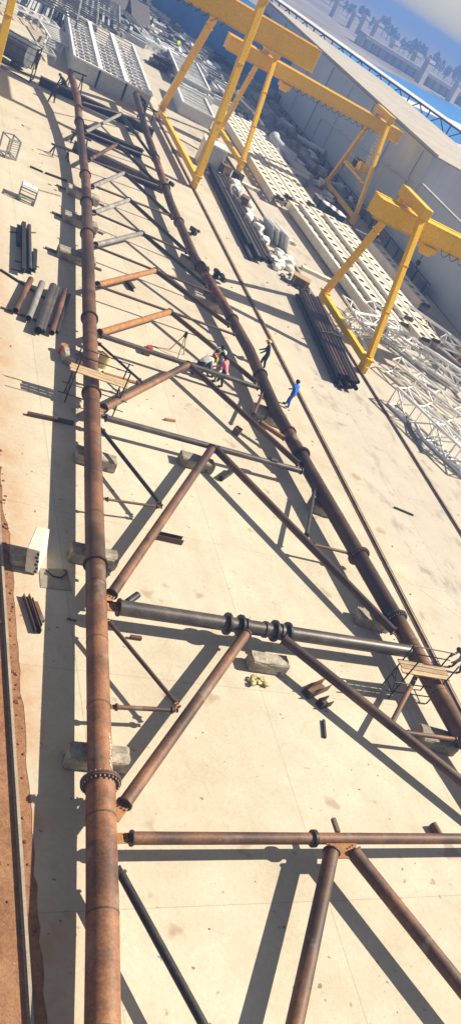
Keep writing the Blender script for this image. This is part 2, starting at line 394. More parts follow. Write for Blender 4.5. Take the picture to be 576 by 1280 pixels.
# panel A
def brace(l,r_,rad,mat,node=None,ends='pp',trim=(.5,.5)):
    a=LP(*l); b=RP(*r_); a2=out(a,Lw,.40,b); b2=out(b,Rw,.38,a)
    o=member('cross_pipe',a2,b2,rad,mat,ends,trim=trim)
    return a2,b2,o
ra=RP(640,1012); bA=brace((128,1046),(655,1049),.20,'rust',trim=(.55,.5))
bB=brace((121,754),(510,814),.31,'mill',trim=(.5,.15),ends='px')
bC=brace((115,517),(390,592),.16,'mill',trim=(.35,.3))
bD=brace((112,414),(330,487),.15,'mill',trim=(.3,.3))
bE=brace((111,353),(292,418),.085,'rust_dark',trim=(.25,.25))
bF=brace((109.5,304),(266,367),.085,'rust_dark',trim=(.25,.25))
bG=brace((109,262),(240,318),.085,'rust_dark',trim=(.25,.25))
bH=brace((107.5,228),(216,271),.085,'rust_dark',trim=(.25,.25))
bI=brace((104,196),(198,232),.09,'rust_dark',trim=(.25,.25))
bJ=brace((100,161),(186,196),.08,'rust_dark',trim=(.2,.2))
bK=brace((97,124),(176,150),.08,'rust_dark',trim=(.2,.2))
def nodeon(br,px,py):
    p=G(px,py,Z); a,b,_=br; d=b-a; t=(p-a).dot(d)/d.dot(d); return a+d*t
nA=nodeon(bA,424,1053); nB=nodeon(bB,326,784); nC=nodeon(bC,268,562); nD=nodeon(bD,236,456)
nE=nodeon(bE,213,390); nF=nodeon(bF,194,337); nG=nodeon(bG,178,292); nH=nodeon(bH,163,252); nI=nodeon(bI,156,218); nJ=nodeon(bJ,143,181); nK=nodeon(bK,129,136)
dn=V((0,-.12,-.0))
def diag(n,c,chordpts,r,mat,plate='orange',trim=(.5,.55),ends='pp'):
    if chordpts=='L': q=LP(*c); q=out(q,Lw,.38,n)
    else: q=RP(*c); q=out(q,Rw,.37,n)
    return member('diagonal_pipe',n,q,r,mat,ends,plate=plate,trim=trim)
# A goes on towards the camera: its diagonals run to chord points outside the frame
D=lambda px,py:G(px,py,Z)
dA1=member('diagonal_pipe',nA+V((-.25,-.15,0)),(lambda a:a+(D(366,1290)-a)*1.5)(nA+V((-.25,-.15,0))),.26,'rust',ends='px',trim=(.45,0))
dA2=member('diagonal_pipe',nA+V((.25,-.15,0)),(lambda a:a+(D(590,1252)-a)*1.6)(nA+V((.25,-.15,0))),.26,'rust',ends='px',trim=(.45,0))
for k in (0,): MB().prism([(rel(nA).x-.62,rel(nA).y-.1),(rel(nA).x-.35,rel(nA).y-.75),(rel(nA).x+.45,rel(nA).y-.75),(rel(nA).x+.72,rel(nA).y-.1)],Z-.022,Z+.022).build('gusset_plate','orange',tower,smooth=False)
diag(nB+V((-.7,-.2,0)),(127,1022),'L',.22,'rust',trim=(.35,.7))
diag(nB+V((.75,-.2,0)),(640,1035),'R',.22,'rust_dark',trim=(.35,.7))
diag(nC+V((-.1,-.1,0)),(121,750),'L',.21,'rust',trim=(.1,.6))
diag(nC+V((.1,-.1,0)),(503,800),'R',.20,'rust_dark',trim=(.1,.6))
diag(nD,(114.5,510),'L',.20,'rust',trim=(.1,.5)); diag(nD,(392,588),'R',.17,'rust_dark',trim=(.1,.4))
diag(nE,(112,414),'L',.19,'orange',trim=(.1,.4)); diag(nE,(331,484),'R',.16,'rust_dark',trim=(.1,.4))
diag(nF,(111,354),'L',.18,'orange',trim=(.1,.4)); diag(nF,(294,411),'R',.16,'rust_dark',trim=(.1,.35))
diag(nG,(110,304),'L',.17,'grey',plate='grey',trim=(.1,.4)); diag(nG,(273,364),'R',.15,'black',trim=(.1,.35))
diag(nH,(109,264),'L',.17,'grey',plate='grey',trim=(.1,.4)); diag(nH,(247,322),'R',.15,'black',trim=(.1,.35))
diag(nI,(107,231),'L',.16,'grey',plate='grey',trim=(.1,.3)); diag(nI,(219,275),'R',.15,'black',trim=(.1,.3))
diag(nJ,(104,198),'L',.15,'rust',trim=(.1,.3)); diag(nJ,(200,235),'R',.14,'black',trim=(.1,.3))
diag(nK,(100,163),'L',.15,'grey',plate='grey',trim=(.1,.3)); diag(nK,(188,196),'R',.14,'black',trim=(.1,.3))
# thin secondary bracing
def sub(p,q,r,mat,trim=(.25,.25)): return member('secondary_brace',p,q,r,mat,'pp',plate='orange' if mat!='black' else 'black',n=12,trim=trim)
def D(px,py): return G(px,py,Z)
sub(out(LP(122,772),Lw,.4,D(200,790)),D(224,884),.085,'rust_dark'); sub(out(LP(124,881),Lw,.4,D(200,884)),D(222,888),.085,'rust')
sub(out(LP(116,532),Lw,.4,D(200,540)),D(202,632),.10,'black'); sub(out(LP(117,620),Lw,.4,D(200,620)),D(202,634),.06,'rust')
sub(out(LP(128,1082),Lw,.45,D(200,1080)),D(262,1295),.13,'black'); 
sub(out(RP(518,838),Rw,.4,D(480,850)),D(486,910),.12,'rust'); sub(out(RP(572,925),Rw,.4,D(500,920)),D(494,914),.10,'rust')
sub(out(RP(398,612),Rw,.4,D(380,612)),D(382,672),.11,'mill'); sub(out(RP(450,694),Rw,.4,D(400,690)),D(388,680),.08,'rust')
sub(out(LP(112.5,424),Lw,.4,D(150,424)),D(178,478),.07,'black'); sub(out(LP(113.5,462),Lw,.4,D(150,462)),D(176,480),.10,'orange')
sub(out(RP(333,492),Rw,.4,D(300,492)),D(316,520),.09,'rust'); sub(out(RP(368,553),Rw,.4,D(330,540)),D(322,526),.15,'orange')
# flange couplings on the black cross pipe
dB=(bB[1]-bB[0]).normalized()
for px,py in ((283,777),(299,779),(342,787),(358,790)):
    c=nodeon(bB,px,py); m=MB(); m.tube(rel(c-dB*.05),rel(c+dB*.05),.47,24); m.build('coupling_flange','black',bB[2])
for px,py in ((306,780),(330,784),(350,788)):
    c=nodeon(bB,px,py); m=MB(); m.tube(rel(c-dB*.06),rel(c+dB*.06),.36,24); m.build('coupling_ring','mill',bB[2])
c=nodeon(bA,392,1050); MB().tube(rel(c-V((.06,0,0))),rel(c+V((.06,0,0))),.30,20).build('coupling_flange','black',bA[2])
c=nodeon(bB,163,757); MB().tube(rel(c)+V((-.15,.25,.1)),rel(c)+V((.35,.75,.12)),.14,14,wall=.02).build('lifting_stub','black',bB[2])
c=nodeon(bA,424,1050); MB().beam(rel(c)+V((0,.2,.05)),rel(c)+V((0,.75,.05)),.14,.14).build('lifting_stub','rust_dark',bA[2])
c=nodeon(bC,340,578); MB().tube(rel(c)+V((-.2,.1,.1)),rel(c)+V((.2,.1,.1)),.2,14).build('coupling_flange','black',bC[2])
# chalked scrawl by the big flange: short pale strokes
def scrawl(px,py,seed):
    r=random.Random(seed); q,d=onchord(Lw,G(px,py,Z)); m=MB(); x=d.cross(V((0,0,1))).normalized(); 
    for k in range(10):
        a=R(60)+r.uniform(-.10,.10)-.12
        def pt(a,s): return rel(q)+x*math.cos(a)*.397+V((0,0,1))*math.sin(a)*.397+d*s
        s=-.62+k*.13; da=r.uniform(.08,.22)
        m.tube(pt(a-da,s),pt(a+da*.4,s+r.uniform(-.02,.14)),.012,5); m.tube(pt(a+da*.4,s+.05),pt(a+.02,s+.12),.011,5)
    m.build('chalk_marks','white',tower)
scrawl(132,946,5)
# ------------------------------------------------------------------ concrete blocks
def roughblock(name,size,seed,mat='concrete',cham=.12):
    r=random.Random(seed); bm=bmesh.new(); bmesh.ops.create_cube(bm,size=1)
    for v in bm.verts: v.co=V((v.co.x*size[0],v.co.y*size[1],(v.co.z+.5)*size[2]))
    bmesh.ops.bevel(bm,geom=[e for e in bm.edges],offset=cham*.5,segments=1,affect='EDGES')
    bmesh.ops.subdivide_edges(bm,edges=bm.edges[:],cuts=2,use_grid_fill=True)
    for v in bm.verts:
        v.co+=V((r.uniform(-1,1),r.uniform(-1,1),r.uniform(-1,1)))*.022
        if v.co.z<.02: v.co.z=max(0.0,v.co.z)
    me=bpy.data.meshes.new(name); bm.to_mesh(me); bm.free(); me.materials.append(MT[mat])
    o=bpy.data.objects.new(name,me); COL.objects.link(o); return o
def block(px,py,size,ang,label,seed,mat='concrete',group='concrete support blocks',z=0.012,wx=None):
    p=G(px,py,size[2]*.6)
    o=roughblock('concrete_block' if mat=='concrete' else 'support_timber',size,seed,mat)
    o.location=(p.x,p.y,z); o.rotation_euler=(0,0,R(ang)); tag(o,label,'block',group)
    return o
bh=.585
block(122,946,(2.1,.75,bh),-3,'big weathered concrete block carrying the left chord just beyond its bolted flange',1)
block(117,694,(2.0,.72,bh),-2,'concrete block under the left chord next to the toppled white block',2)
block(120,573,(2.0,.75,bh),-4,'dark stained concrete block under left chord, second beyond the toppled white block',3)
block(100,449,(1.9,1.0,bh),-2,'brown concrete block under the left scaffold platform',4)
block(335,828,(1.75,.7,.6),-2,'pale chipped concrete block lying under the black flanged cross pipe',5)
block(246,577,(1.9,.75,.55),-3,'mossy concrete block standing under the middle of the thin black cross pipe',6)
block(546,924,(1.9,.95,.56),-12,'dark soiled concrete block under right chord nearest the camera',7)
block(403,634,(1.6,.85,.58),-8,'dark concrete block under the right chord below the black steel strut',8)
block(466,774,(1.9,.8,.58),-8,'concrete block under the right chord where the dark diagonal meets it',9)
block(338,520,(2.3,1.3,.56),-6,'flat broad concrete slab under the right chord beside the man in bright blue',10)
block(262,378,(2.6,.8,.6),-10,'grey concrete block under right chord, just nearer than the cluster of dark brackets',11)
block(243,330,(2.4,.8,.6),-8,'small concrete block under right chord level with the dark pipe stack',12)
for (px,py,lb,s) in ((96,321,'pale concrete block on dark timber under left chord, nearest of the three in a row',13),(101,277,'pale concrete block on dark timber under left chord, middle of the three in a row',14),(104,243,'pale concrete block on dark timber under left chord, farthest of the three in a row',15)):
    block(px,py,(2.5,1.0,.6),-3,lb,s)
    p=G(px,py,0); m=MB().box((0,0,.06),(3.8,.22,.12)).build('bearing_timber','brownbox'); m.location=(p.x-.3,p.y-.75,.015); m.rotation_euler=(0,0,R(-5)); tag(m,lb.replace('pale concrete block on dark timber','dark timber beside the pale block'),'timber','bearing timbers')
# ------------------------------------------------------------------ scaffolds
def scaffold(name,label,loc,rz,L=2.7,Wd=.9,h=2.0):
    t=thing(name,label,'scaffold',loc,rz,'work platforms over the chords')
    for k,x in enumerate((-L/2,L/2)):
        m=MB()
        for y in (-Wd/2,Wd/2):
            m.tube((x,y,0),(x,y,h+1.0),.035,8)
        for z in (.35,.8,1.25,h-.06): m.tube((x,-Wd/2,z),(x,Wd/2,z),.028,8)
        m.tube((x,-Wd/2,.35),(x,Wd/2,1.25),.022,8)
        m.build('end_frame','black',t)
    for z in (h+.5,h+.95): MB().tube((-L/2-.2,Wd/2+.04,z),(L/2+.25,Wd/2+.04,z),.028,8).build('guard_rail','black',t)
    for z in (.5,1.1): MB().tube((-L/2-.5,-Wd/2-.04,z),(L/2+.4,-Wd/2-.04,z),.026,8).build('brace_rail','black',t)
    for k,y in enumerate((-.26,.02,.30)): MB().box((random.uniform(-.08,.08),y,h+.03),(L+.5,.25,.05)).build('plank','wood',t,smooth=False)
    return t
p=G(127,466,2.0); scaffold('scaffold','scaffold platform with pale planks across the left chord by a red drum',(p.x,p.y,.012),R(-4),L=2.5,Wd=.9,h=1.75)
p=G(532,836,1.8); scaffold('scaffold','scaffold platform with pale planks across the right chord by a crouching worker',(p.x,p.y,.012),R(-2),L=2.2,Wd=.8,h=1.65)
# ------------------------------------------------------------------ loose pipes at the left
def loose(name,label,cat,p,q,r,mat,group=None,wall=.02,z=None,n=14,shape='pipe'):
    p=V(p); q=V(q); mid=(p+q)/2; t=None
    m=MB()
    if shape=='pipe': m.tube(p-mid,q-mid,r,n,wall=wall)
    elif shape=='ibeam': m.ibeam(p-mid,q-mid,r*2,r*2,.035)
    elif shape=='channel':
        m.beam(p-mid,q-mid,r*2,.03,off=-r+.015); d=(q-p).normalized(); x=d.cross(V((0,0,1))).normalized()*r
        m.beam(p-mid+x,q-mid+x,.03,r*2); m.beam(p-mid-x,q-mid-x,.03,r*2)
    else: m.beam(p-mid,q-mid,r*2,r*2)
    o=m.build(name,mat); o.location=mid; tag(o,label,cat,group); return o
def gp(px,py,z): return G(px,py,z)
pg='short pipes laid out on sleepers'
for (a,b,r,mat,lb) in (((39,349),(20,388),.17,'rust','rusty red short pipe at the left end of the laid out row'),
    ((53,354),(36,398),.19,'grey','pale grey short pipe second in the laid out row'),
    ((67,358),(48,413),.23,'mill','thick dark grey pipe in the middle of the laid out row'),
    ((72,360),(53,414),.17,'mill','thinner dark pipe lying tight against the thick dark grey one'),
    ((82,363),(65,416),.17,'rust','rust red pipe near the right end of the laid out row'),
    ((87,369),(71,415),.12,'black','black narrow pipe at the right end of the laid out row')):
    loose('short_pipe',lb,'pipe',gp(*a,r+.14),gp(*b,r+.14),r,mat,pg)
for a,b,lb,mat in (((1,337),(60,375),'long dark sleeper bar under the far ends of the laid out pipes','black'),((1,384),(72,410),'long brown sleeper bar under near ends of the laid out pipes','brownbox')):
    loose('sleeper_bar',lb,'bar',gp(*a,.07),gp(*b,.07),.055,mat,'sleeper bars',shape='box')
sg='upright stack of black beams at the left'
k=0
for (a,b,z,lb) in (((29,280),(30,339),.2,'black steel beam at the bottom middle of the left stack'),((24,283),(24,306),.2,'short black beam on the left flank of the stack'),((36,283),(37,340),.2,'black beam at the bottom right of the left stack'),((30,279),(30,338),.58,'black beam lying on top of the left stack'),((37,282),(38,337),.58,'black beam on top right of the left stack'),((44,313),(43,338),.2,'short black offcut on the right flank of the stack')):
    loose('stacked_beam',lb,'steel beam',gp(*a,z*.8),gp(*b,z*.8),.125,'black' if k%2 else 'mill',sg,shape='ibeam' if k%2 else 'pipe'); k+=1
for a,b,lb in (((13,290),(45,291),'thin bearer bar under the far part of the black stack'),((19,326),(49,334),'thin bearer bar under the middle of the black stack'),((14,336),(40,343),'thin bearer bar under the near part of the black stack')):
    loose('bearer_bar',lb,'bar',gp(*a,.03),gp(*b,.03),.03,'black','bearer bars',shape='box')
# thin bars lying on the concrete
for a,b,r,mat,lb in (((38,208),(54,215),.06,'black','short dark bar lying apart from the left chord shadow'),((57,216),(84,226),.07,'black','dark bar ending in the shadow of the left chord'),((48,237),(76,245),.04,'wood','thin pale lath lying near the white cage frame'),((35,517),(92,529),.09,'rust_dark','long rusty bar poking out from under the left chord'),((50,192),(68,197),.03,'wood','thin stick lying near the small black trestle'),((404,900),(406,922),.05,'black','short black rod lying on the sunny slab'),((492,634),(516,644),.05,'black','bent black rod lying in the crane lane')):
    loose('loose_bar',lb,'bar',gp(*a,r+.02),gp(*b,r+.02),r,mat,'loose bars',shape='box')
for a,b,r,mat,lb,sh in (((33,744),(48,790),.10,'rust_dark','longest rusty angle offcut near the soil edge','channel'),((38,748),(50,782),.08,'rust','middle rusty offcut near the soil edge','channel'),((45,753),(54,777),.06,'rust','slim short rusty offcut near the soil edge','box')):
    loose('steel_offcut',lb,'offcut',gp(*a,r+.02),gp(*b,r+.02),r,mat,'offcuts near the soil',shape=sh)
for a,b,r,mat,lb,sh in (((383,866),(408,855),.2,'rust','rusty channel offcut lying under the right diagonal pipe','channel'),((399,880),(412,876),.16,'rust_dark','small rusty bracket on the slab near the black rod','channel'),((192,668),(228,676),.14,'rust_dark','low dark steel bracket below the left diagonal','channel'),((163,796),(177,798),.07,'rust','small rusty scrap plate beside the thin brace','box'),((206,524),(219,526),.06,'orange','small orange scrap strip beside the thin black cross pipe','box'),((158,349),(167,362),.14,'rust_dark','short dark beam offcut in shadow between the thin braces','ibeam'),((540,1030),(548,1044),.16,'rust','rusty stub of pipe standing beyond the nearest cross pipe','pipe'),((276,598),(290,588),.13,'black','black bent bracket near the middle concrete block','box'),((293,536),(300,541),.2,'brownbox','small brown scrap lump on slab in front of workers','box'),((180,438),(187,440),.2,'brownbox','brown box scrap near the red can','box'),((84,773),(96,776),.03,'rust','small rusty chip in the chord shadow','box')):
    loose('steel_scrap',lb,'scrap',gp(*a,r+.03),gp(*b,r+.03),r,mat,'steel scraps on the slab',shape=sh)
# steel plate with hose by the white block
pl=[G(49,711),G(84,712),G(89,739),G(51,735)]
c=sum(pl,V())/4; m=MB(); m.prism([(q.x-c.x,q.y-c.y) for q in pl],.0,.02)
o=m.build('steel_plate','plate',smooth=False); o.location=(c.x,c.y,.02); tag(o,'dull square steel plate lying half in the shadow of the left chord','plate')
hp=[G(58,712,.07),G(66,720,.07),G(77,722,.07),G(84,716,.07),G(80,712,.07)]; m=MB(); m.path([q-hp[2] for q in hp],.025,8)
o=m.build('hose','black'); o.location=hp[2]; tag(o,'black hose curled on the dull steel plate','hose')
# toppled white block with holes
t=thing('white_block','toppled white panel box with a row of holes along its edge near the soil','block',G(41,702),0)
q=Matrix.Rotation(R(-18),3,'Z')@Matrix.Rotation(R(-12),3,'Y')
m=MB(); m.box((0,0,.62),(.5,1.5,1.15),mat=q); m.build('body','cream',t,bevel=.03)
for k in range(6): MB().box(q@V((.13+.05*(k%2),-.757,-.46+.17*k))+V((0,0,.62)),(.10,.02,.10),mat=q).build('hole','black',t)
o=roughblock('rubble_lump',(1.1,.8,.35),31,'concrete'); pp=G(30,702); o.location=(pp.x,pp.y,0.01); tag(o,'low lump of broken concrete between the white block and the rail','rubble')
# yellow rags, red can, drum
m=MB()
for k in range(16):
    m.ball((random.uniform(-.4,.4),random.uniform(-.25,.25),.06+random.uniform(0,.1)),random.uniform(.08,.16),8,(1,1,.6),.35)
o=m.build('rag_pile','yellowcloth'); o.location=G(320,852,.01); tag(o,'crumpled yellow rags on the slab beside the pale chipped block','rag')
def drum(loc,r,h,mat,label,lidmat='black',cat='can'):
    t=thing('drum' if r>.2 else 'can',label,cat,loc); m=MB(); m.tube((0,0,0),(0,0,h),r,18)
    m.tube((0,0,h*.33-.02),(0,0,h*.33+.02),r+.015,18); m.tube((0,0,h*.66-.02),(0,0,h*.66+.02),r+.015,18); m.build('body',mat,t)
    MB().tube((0,0,h+.002),(0,0,h+.03),r*.92,18).build('lid',lidmat,t); return t
p=G(184,442); drum((p.x,p.y,.012),.22,.45,'red','red can standing on the slab under the black cross pipe','red')
p=G(78,442); drum((p.x,p.y,.012),.25,.5,'red','reddish drum left of the brown block by the scaffold','orange','drum')
p=G(127,458); drum((p.x,p.y,.012),.32,.8,'yellowcloth','dull yellow drum just right of the left chord under the scaffold','wood','drum')
# surveyor tripod
p=G(221,443); t=thing('survey_tripod','wooden surveying tripod with a dark instrument head beside the thin braces','tripod',(p.x,p.y,.012))
for k in range(3):
    a=2*pi*k/3+.4; MB().tube((math.cos(a)*.55,math.sin(a)*.55,0),(math.cos(a)*.08,math.sin(a)*.08,1.3),.035,8,.03).build('leg','wood',t)
MB().tube((0,0,1.28),(0,0,1.36),.13,12).build('head','black',t); MB().box((0,0,1.5),(.16,.2,.26)).build('instrument','black',t,bevel=.02)
# white cage frame and the wire rack
def cage(loc,rz,w,d,h,mat,label,slats=5,top=True,name='cage_frame'):
    t=thing(name,label,'frame',loc,rz); m=MB()
    for x in (-w/2,w/2):
        for y in (-d/2,d/2): m.beam((x,y,0),(x,y,h),.09,.09)
    for z in (.1,h-.05):
        for s in (-1,1):
            m.beam((-w/2,s*d/2,z),(w/2,s*d/2,z),.08,.08); m.beam((s*w/2,-d/2,z),(s*w/2,d/2,z),.08,.08)
    m.build('frame',mat,t,smooth=False)
    for k in range(slats):
        z=h*(k+1)/(slats+1); MB().beam((-w/2,-d/2-.01,z),(w/2,-d/2-.01,z),.04,.04).build('slat',mat,t,smooth=False)
    if top: MB().box((0,d*.1,h+.03),(w*.95,d*.7,.04)).build('top_panel','white',t,smooth=False)
    return t
p=G(33,251); cage((p.x,p.y,.012),R(-10),1.1,1.0,1.0,'grey','small open steel cage with a white top panel standing alone',3)
p=G(9,195); cage((p.x,p.y,.012),R(25),.9,1.1,1.5,'grey','grey wire rack with many rungs standing near the left edge',8,False)
# black trestle near shadow
def trestle(px,py,rz,label,w=1.4,h=.8):
    p=G(px,py); t=thing('trestle',label,'trestle',(p.x,p.y,.012),R(rz),'trestles near the raised chord end')
    for s in (-1,1):
        MB().beam((s*w/2,-.4,0),(s*w/2*.8,0,h),.09,.09).build('leg','black',t,smooth=False); MB().beam((s*w/2,.4,0),(s*w/2*.8,0,h),.09,.09).build('leg','black',t,smooth=False)
    MB().beam((-w/2-.2,0,h+.03),(w/2+.2,0,h+.03),.16,.12).build('top_bar','black',t,smooth=False)
trestle(74,197,10,'low black trestle in the shadow beside the left chord'); trestle(98,182,-5,'low black trestle tucked against the left chord')
trestle(90,115,20,'black trestle propping the raised far end of the left chord',1.6,1.9)
trestle(180,152,-10,'black trestle propping the raised far end of the right chord',1.6,1.5)
# long dark beams lying across the far part of the frame
lb=('I-beam lying across the far chords, farthest from the camera','I-beam lying across the far chords, between the two others','I-beam lying across the far chords, nearest with rusty green edge')
for (a,b,l,mt) in (((50,100),(192,166),lb[0],'black'),((97,158),(178,192),lb[1],'black'),((92,182),(206,236),lb[2],'mill')):
    loose('cross_beam','dark '+l,'steel beam',gp(*a,.45),gp(*b,.45),.36,mt,'dark beams under the far chords',shape='ibeam')
for px,py,l in ((130,172,'dark bearer stub'),(160,190,'dark steel stub'),(168,170,'dark crate stub'),(150,150,'dark timber stub'),(240,300,'dark bracket stub'),(278,382,'dark bracket pile')): pass
bl=['black bracket cluster on the right chord beside the grey diagonal','black bracket cluster under right chord by the tall gantry foot','black bracket cluster under right chord near the slab block','black bracket cluster on the far side of right chord','black bracket cluster between far beams']
for i,(px,py) in enumerate(((243,296),(207,233),(262,370),(275,352),(165,168))):
    p=G(px,py); m=MB(); rr=random.Random(40+i)
    for k in range(5): m.box((rr.uniform(-.5,.5),rr.uniform(-.5,.5),.2+rr.uniform(0,.4)),(rr.uniform(.2,.6),rr.uniform(.2,.5),rr.uniform(.1,.4)),rr.uniform(0,3))
    o=m.build('bracket_cluster','black'); o.location=(p.x,p.y,.0); tag(o,bl[i],'brackets','black bracket clusters')
# ------------------------------------------------------------------ people
def person(px,py,heading,label,top,legs,hat=None,lean=0,z=.012,spread=.18,arms=(20,20),sit=False,elbow=30,sc_=1.0,hair='hair',side=0):
    "one continuous skinned body; feet at the pixel"
    J={}
    L=R(lean)
    def up(x,y,zz):   # upper body rotates about the hips
        zz-=.93; y2=y*math.cos(L)+zz*math.sin(L); z2=-y*math.sin(L)+zz*math.cos(L); return (x,y2,.93+z2)
    J['pel']=(0,0,.93); J['bel']=up(0,.0,1.08); J['che']=up(0,.01,1.30); J['nec']=up(0,.01,1.49); J['hea']=up(0,.03,1.60); J['top']=up(0,.03,1.72)
    E=[('pel','bel'),('bel','che'),('che','nec'),('nec','hea'),('hea','top')]
    Rr={'pel':.15,'bel':.135,'che':.15,'nec':.055,'hea':.10,'top':.075}
    for s,n in ((-1,'l'),(1,'r')):
        J['hip'+n]=(s*.10,0,.88); 
        if sit: J['kne'+n]=(s*.14,.42,.86); J['ank'+n]=(s*.14,.45,.45); J['toe'+n]=(s*.15,.64,.41)
        else:
            J['kne'+n]=(s*.12,s*spread*.55+.04,.49); J['ank'+n]=(s*.13,s*spread-.03,.08); J['toe'+n]=(s*.14,s*spread+.16,.04)
        J['sho'+n]=up(s*.19,.0,1.41); a=R(arms[0 if s<0 else 1]); e=R(elbow)
        J['elb'+n]=up(s*(.24),.30*math.sin(a),1.41-.30*math.cos(a)); 
        J['wri'+n]=up(s*.23,.30*math.sin(a)+.26*math.sin(a+e),1.41-.30*math.cos(a)-.26*math.cos(a+e))
        J['han'+n]=up(s*.22,.30*math.sin(a)+.40*math.sin(a+e),1.41-.30*math.cos(a)-.40*math.cos(a+e))
        E+=[('pel','hip'+n),('hip'+n,'kne'+n),('kne'+n,'ank'+n),('ank'+n,'toe'+n),('che','sho'+n),('sho'+n,'elb'+n),('elb'+n,'wri'+n),('wri'+n,'han'+n)]
        Rr.update({'hip'+n:.105,'kne'+n:.07,'ank'+n:.05,'toe'+n:.042,'sho'+n:.075,'elb'+n:.05,'wri'+n:.037,'han'+n:.04})
    names=list(J); me=bpy.data.meshes.new('person'); me.from_pydata([J[n] for n in names],[(names.index(a),names.index(b)) for a,b in E],[])
    o=bpy.data.objects.new('person',me); COL.objects.link(o)
    md=o.modifiers.new('skin','SKIN'); md.use_smooth_shade=True; ss=o.modifiers.new('sub','SUBSURF'); ss.levels=1; ss.render_levels=1
    sk=me.skin_vertices[0].data
    for i,n in enumerate(names): sk[i].radius=(Rr[n]*1.15,1.15*Rr[n]*(.72 if n in('pel','bel','che') else 1)); sk[i].use_root=(n=='pel')
    dg=bpy.context.evaluated_depsgraph_get(); dg.update(); ev=o.evaluated_get(dg); m2=bpy.data.meshes.new_from_object(ev)
    o.modifiers.clear(); o.data=m2; m2.materials.clear()
    for k in ('skin',top,legs,'darkcloth'): m2.materials.append(MT[k])
    def zone(c):
        best=None
        for a,b in E:
            A,B=V(J[a]),V(J[b]); d=B-A; t=max(0,min(1,(c-A).dot(d)/d.dot(d))); l=(A+d*t-c).length
            if best is None or l<best[0]: best=(l,a,b)
        a,b=best[1],best[2]
        if b in('hea','top') or b.startswith('han'): return 0
        if b.startswith('toe'): return 3
        if b[:3] in('kne','ank','hip'): return 2
        return 1
    for f in m2.polygons: f.material_index=zone(f.center); f.use_smooth=True
    # face: nose and eyes are tiny here but present; hair or hard hat as children
    hm=Matrix.Rotation(-L,3,'X')
    hc=V(J['hea'])+hm@V((0,0,.03))
    if hat:
        m=MB(); n=14; vs=[];
        for j in range(5):
            t_=pi/2*j/4
            for i in range(n): vs.append(hc+hm@V((math.cos(2*pi*i/n)*math.cos(t_)*.135,math.sin(2*pi*i/n)*math.cos(t_)*.155,.02+math.sin(t_)*.14)))
        fs=[(j*n+i,j*n+(i+1)%n,(j+1)*n+(i+1)%n,(j+1)*n+i) for j in range(4) for i in range(n)]; m.add(vs,fs)
        m.box(hc+hm@V((0,.16,.02)),(.2,.12,.015),mat=hm)
        m.build('hard_hat',hat,o)
    else:
        MB().ball(hc+hm@V((0,-.02,.04)),.112,12,(1,1.08,1)).build(hair,'hair',o)
    MB().ball(hc+hm@V((0,.105,-.03)),.02,6).build('nose','skin',o)
    p=G(px,py,z); 
    if sit: p=G(px,py,z)
    o.location=(p.x,p.y,z); o.rotation_euler=(0,R(side),heading); o.scale=(sc_*(1.22 if sc_>1.06 else 1.08),)*2+(sc_,)
    tag(o,label,'person'); return o
H2=lambda d: R(d)-pi/2      # heading: degrees from +X
person(357,508,H2(125),'person in a bright blue boiler suit walking beside the right chord','blue','blue',None,lean=12,spread=.16,arms=(-25,30),side=8,sc_=1.1)
person(326,459,H2(150),'person in dark blue with a yellow hard hat leaning beside the right chord','navy','darkcloth','hat_yellow',lean=18,spread=.14,arms=(20,35),side=12,sc_=1.1)
person(244,470,H2(20),'person in a white shirt and red hard hat stooping over the pipe joint','whitecloth','darkcloth','hat_red',lean=50,arms=(50,60),sc_=1.12)
person(256,466,H2(-40),'person in a yellow safety vest and blue trousers among the group of workers','hiviz','denim',None,lean=30,arms=(40,50),sc_=1.12)
person(266,462,H2(-120),'person in white with dark hair standing behind the group of workers','whitecloth','whitecloth',None,lean=20,arms=(40,40),sc_=1.12)
person(267,475,H2(120),'person in a dark jacket and grey trousers bending over the pipe','navy','greycloth',None,lean=42,arms=(60,50),sc_=1.12)
person(273,481,H2(140),'person in a pink shirt and dark trousers at the right of the group','pink','darkcloth',None,lean=20,arms=(40,40),sc_=1.12)
person(567,838,H2(170),'person in grey blue overalls crouching at the planks of the right scaffold','greyblue','darkcloth',None,lean=55,arms=(60,50))
person(178,140,H2(160),'person in black bending over the raised far end of the right chord','darkcloth','darkcloth',None,lean=60,arms=(60,60),spread=.3,sc_=1.05)
person(64,128,H2(60),'person in black standing left of the raised far chord end','darkcloth','darkcloth',None,lean=30,spread=.3,sc_=1.05)
person(78,116,H2(200),'person in black stooping right at the raised far chord end','darkcloth','darkcloth',None,lean=50,spread=.35,sc_=1.1,arms=(60,40))
person(42,86,H2(-100),'person in black standing beside the dark frame cart','darkcloth','darkcloth',None,lean=5,sc_=1.1)
person(219,64,H2(-60),'person in a yellow safety vest far off among the scrap rows','hiviz','darkcloth',None,sc_=1.1)
person(186,38,H2(-60),'person in black far off left of the yellow vest','darkcloth','navy',None,sc_=1.1)
person(196,36,H2(100),'person in navy far off just right of the one in black','navy','navy',None,sc_=1.1)
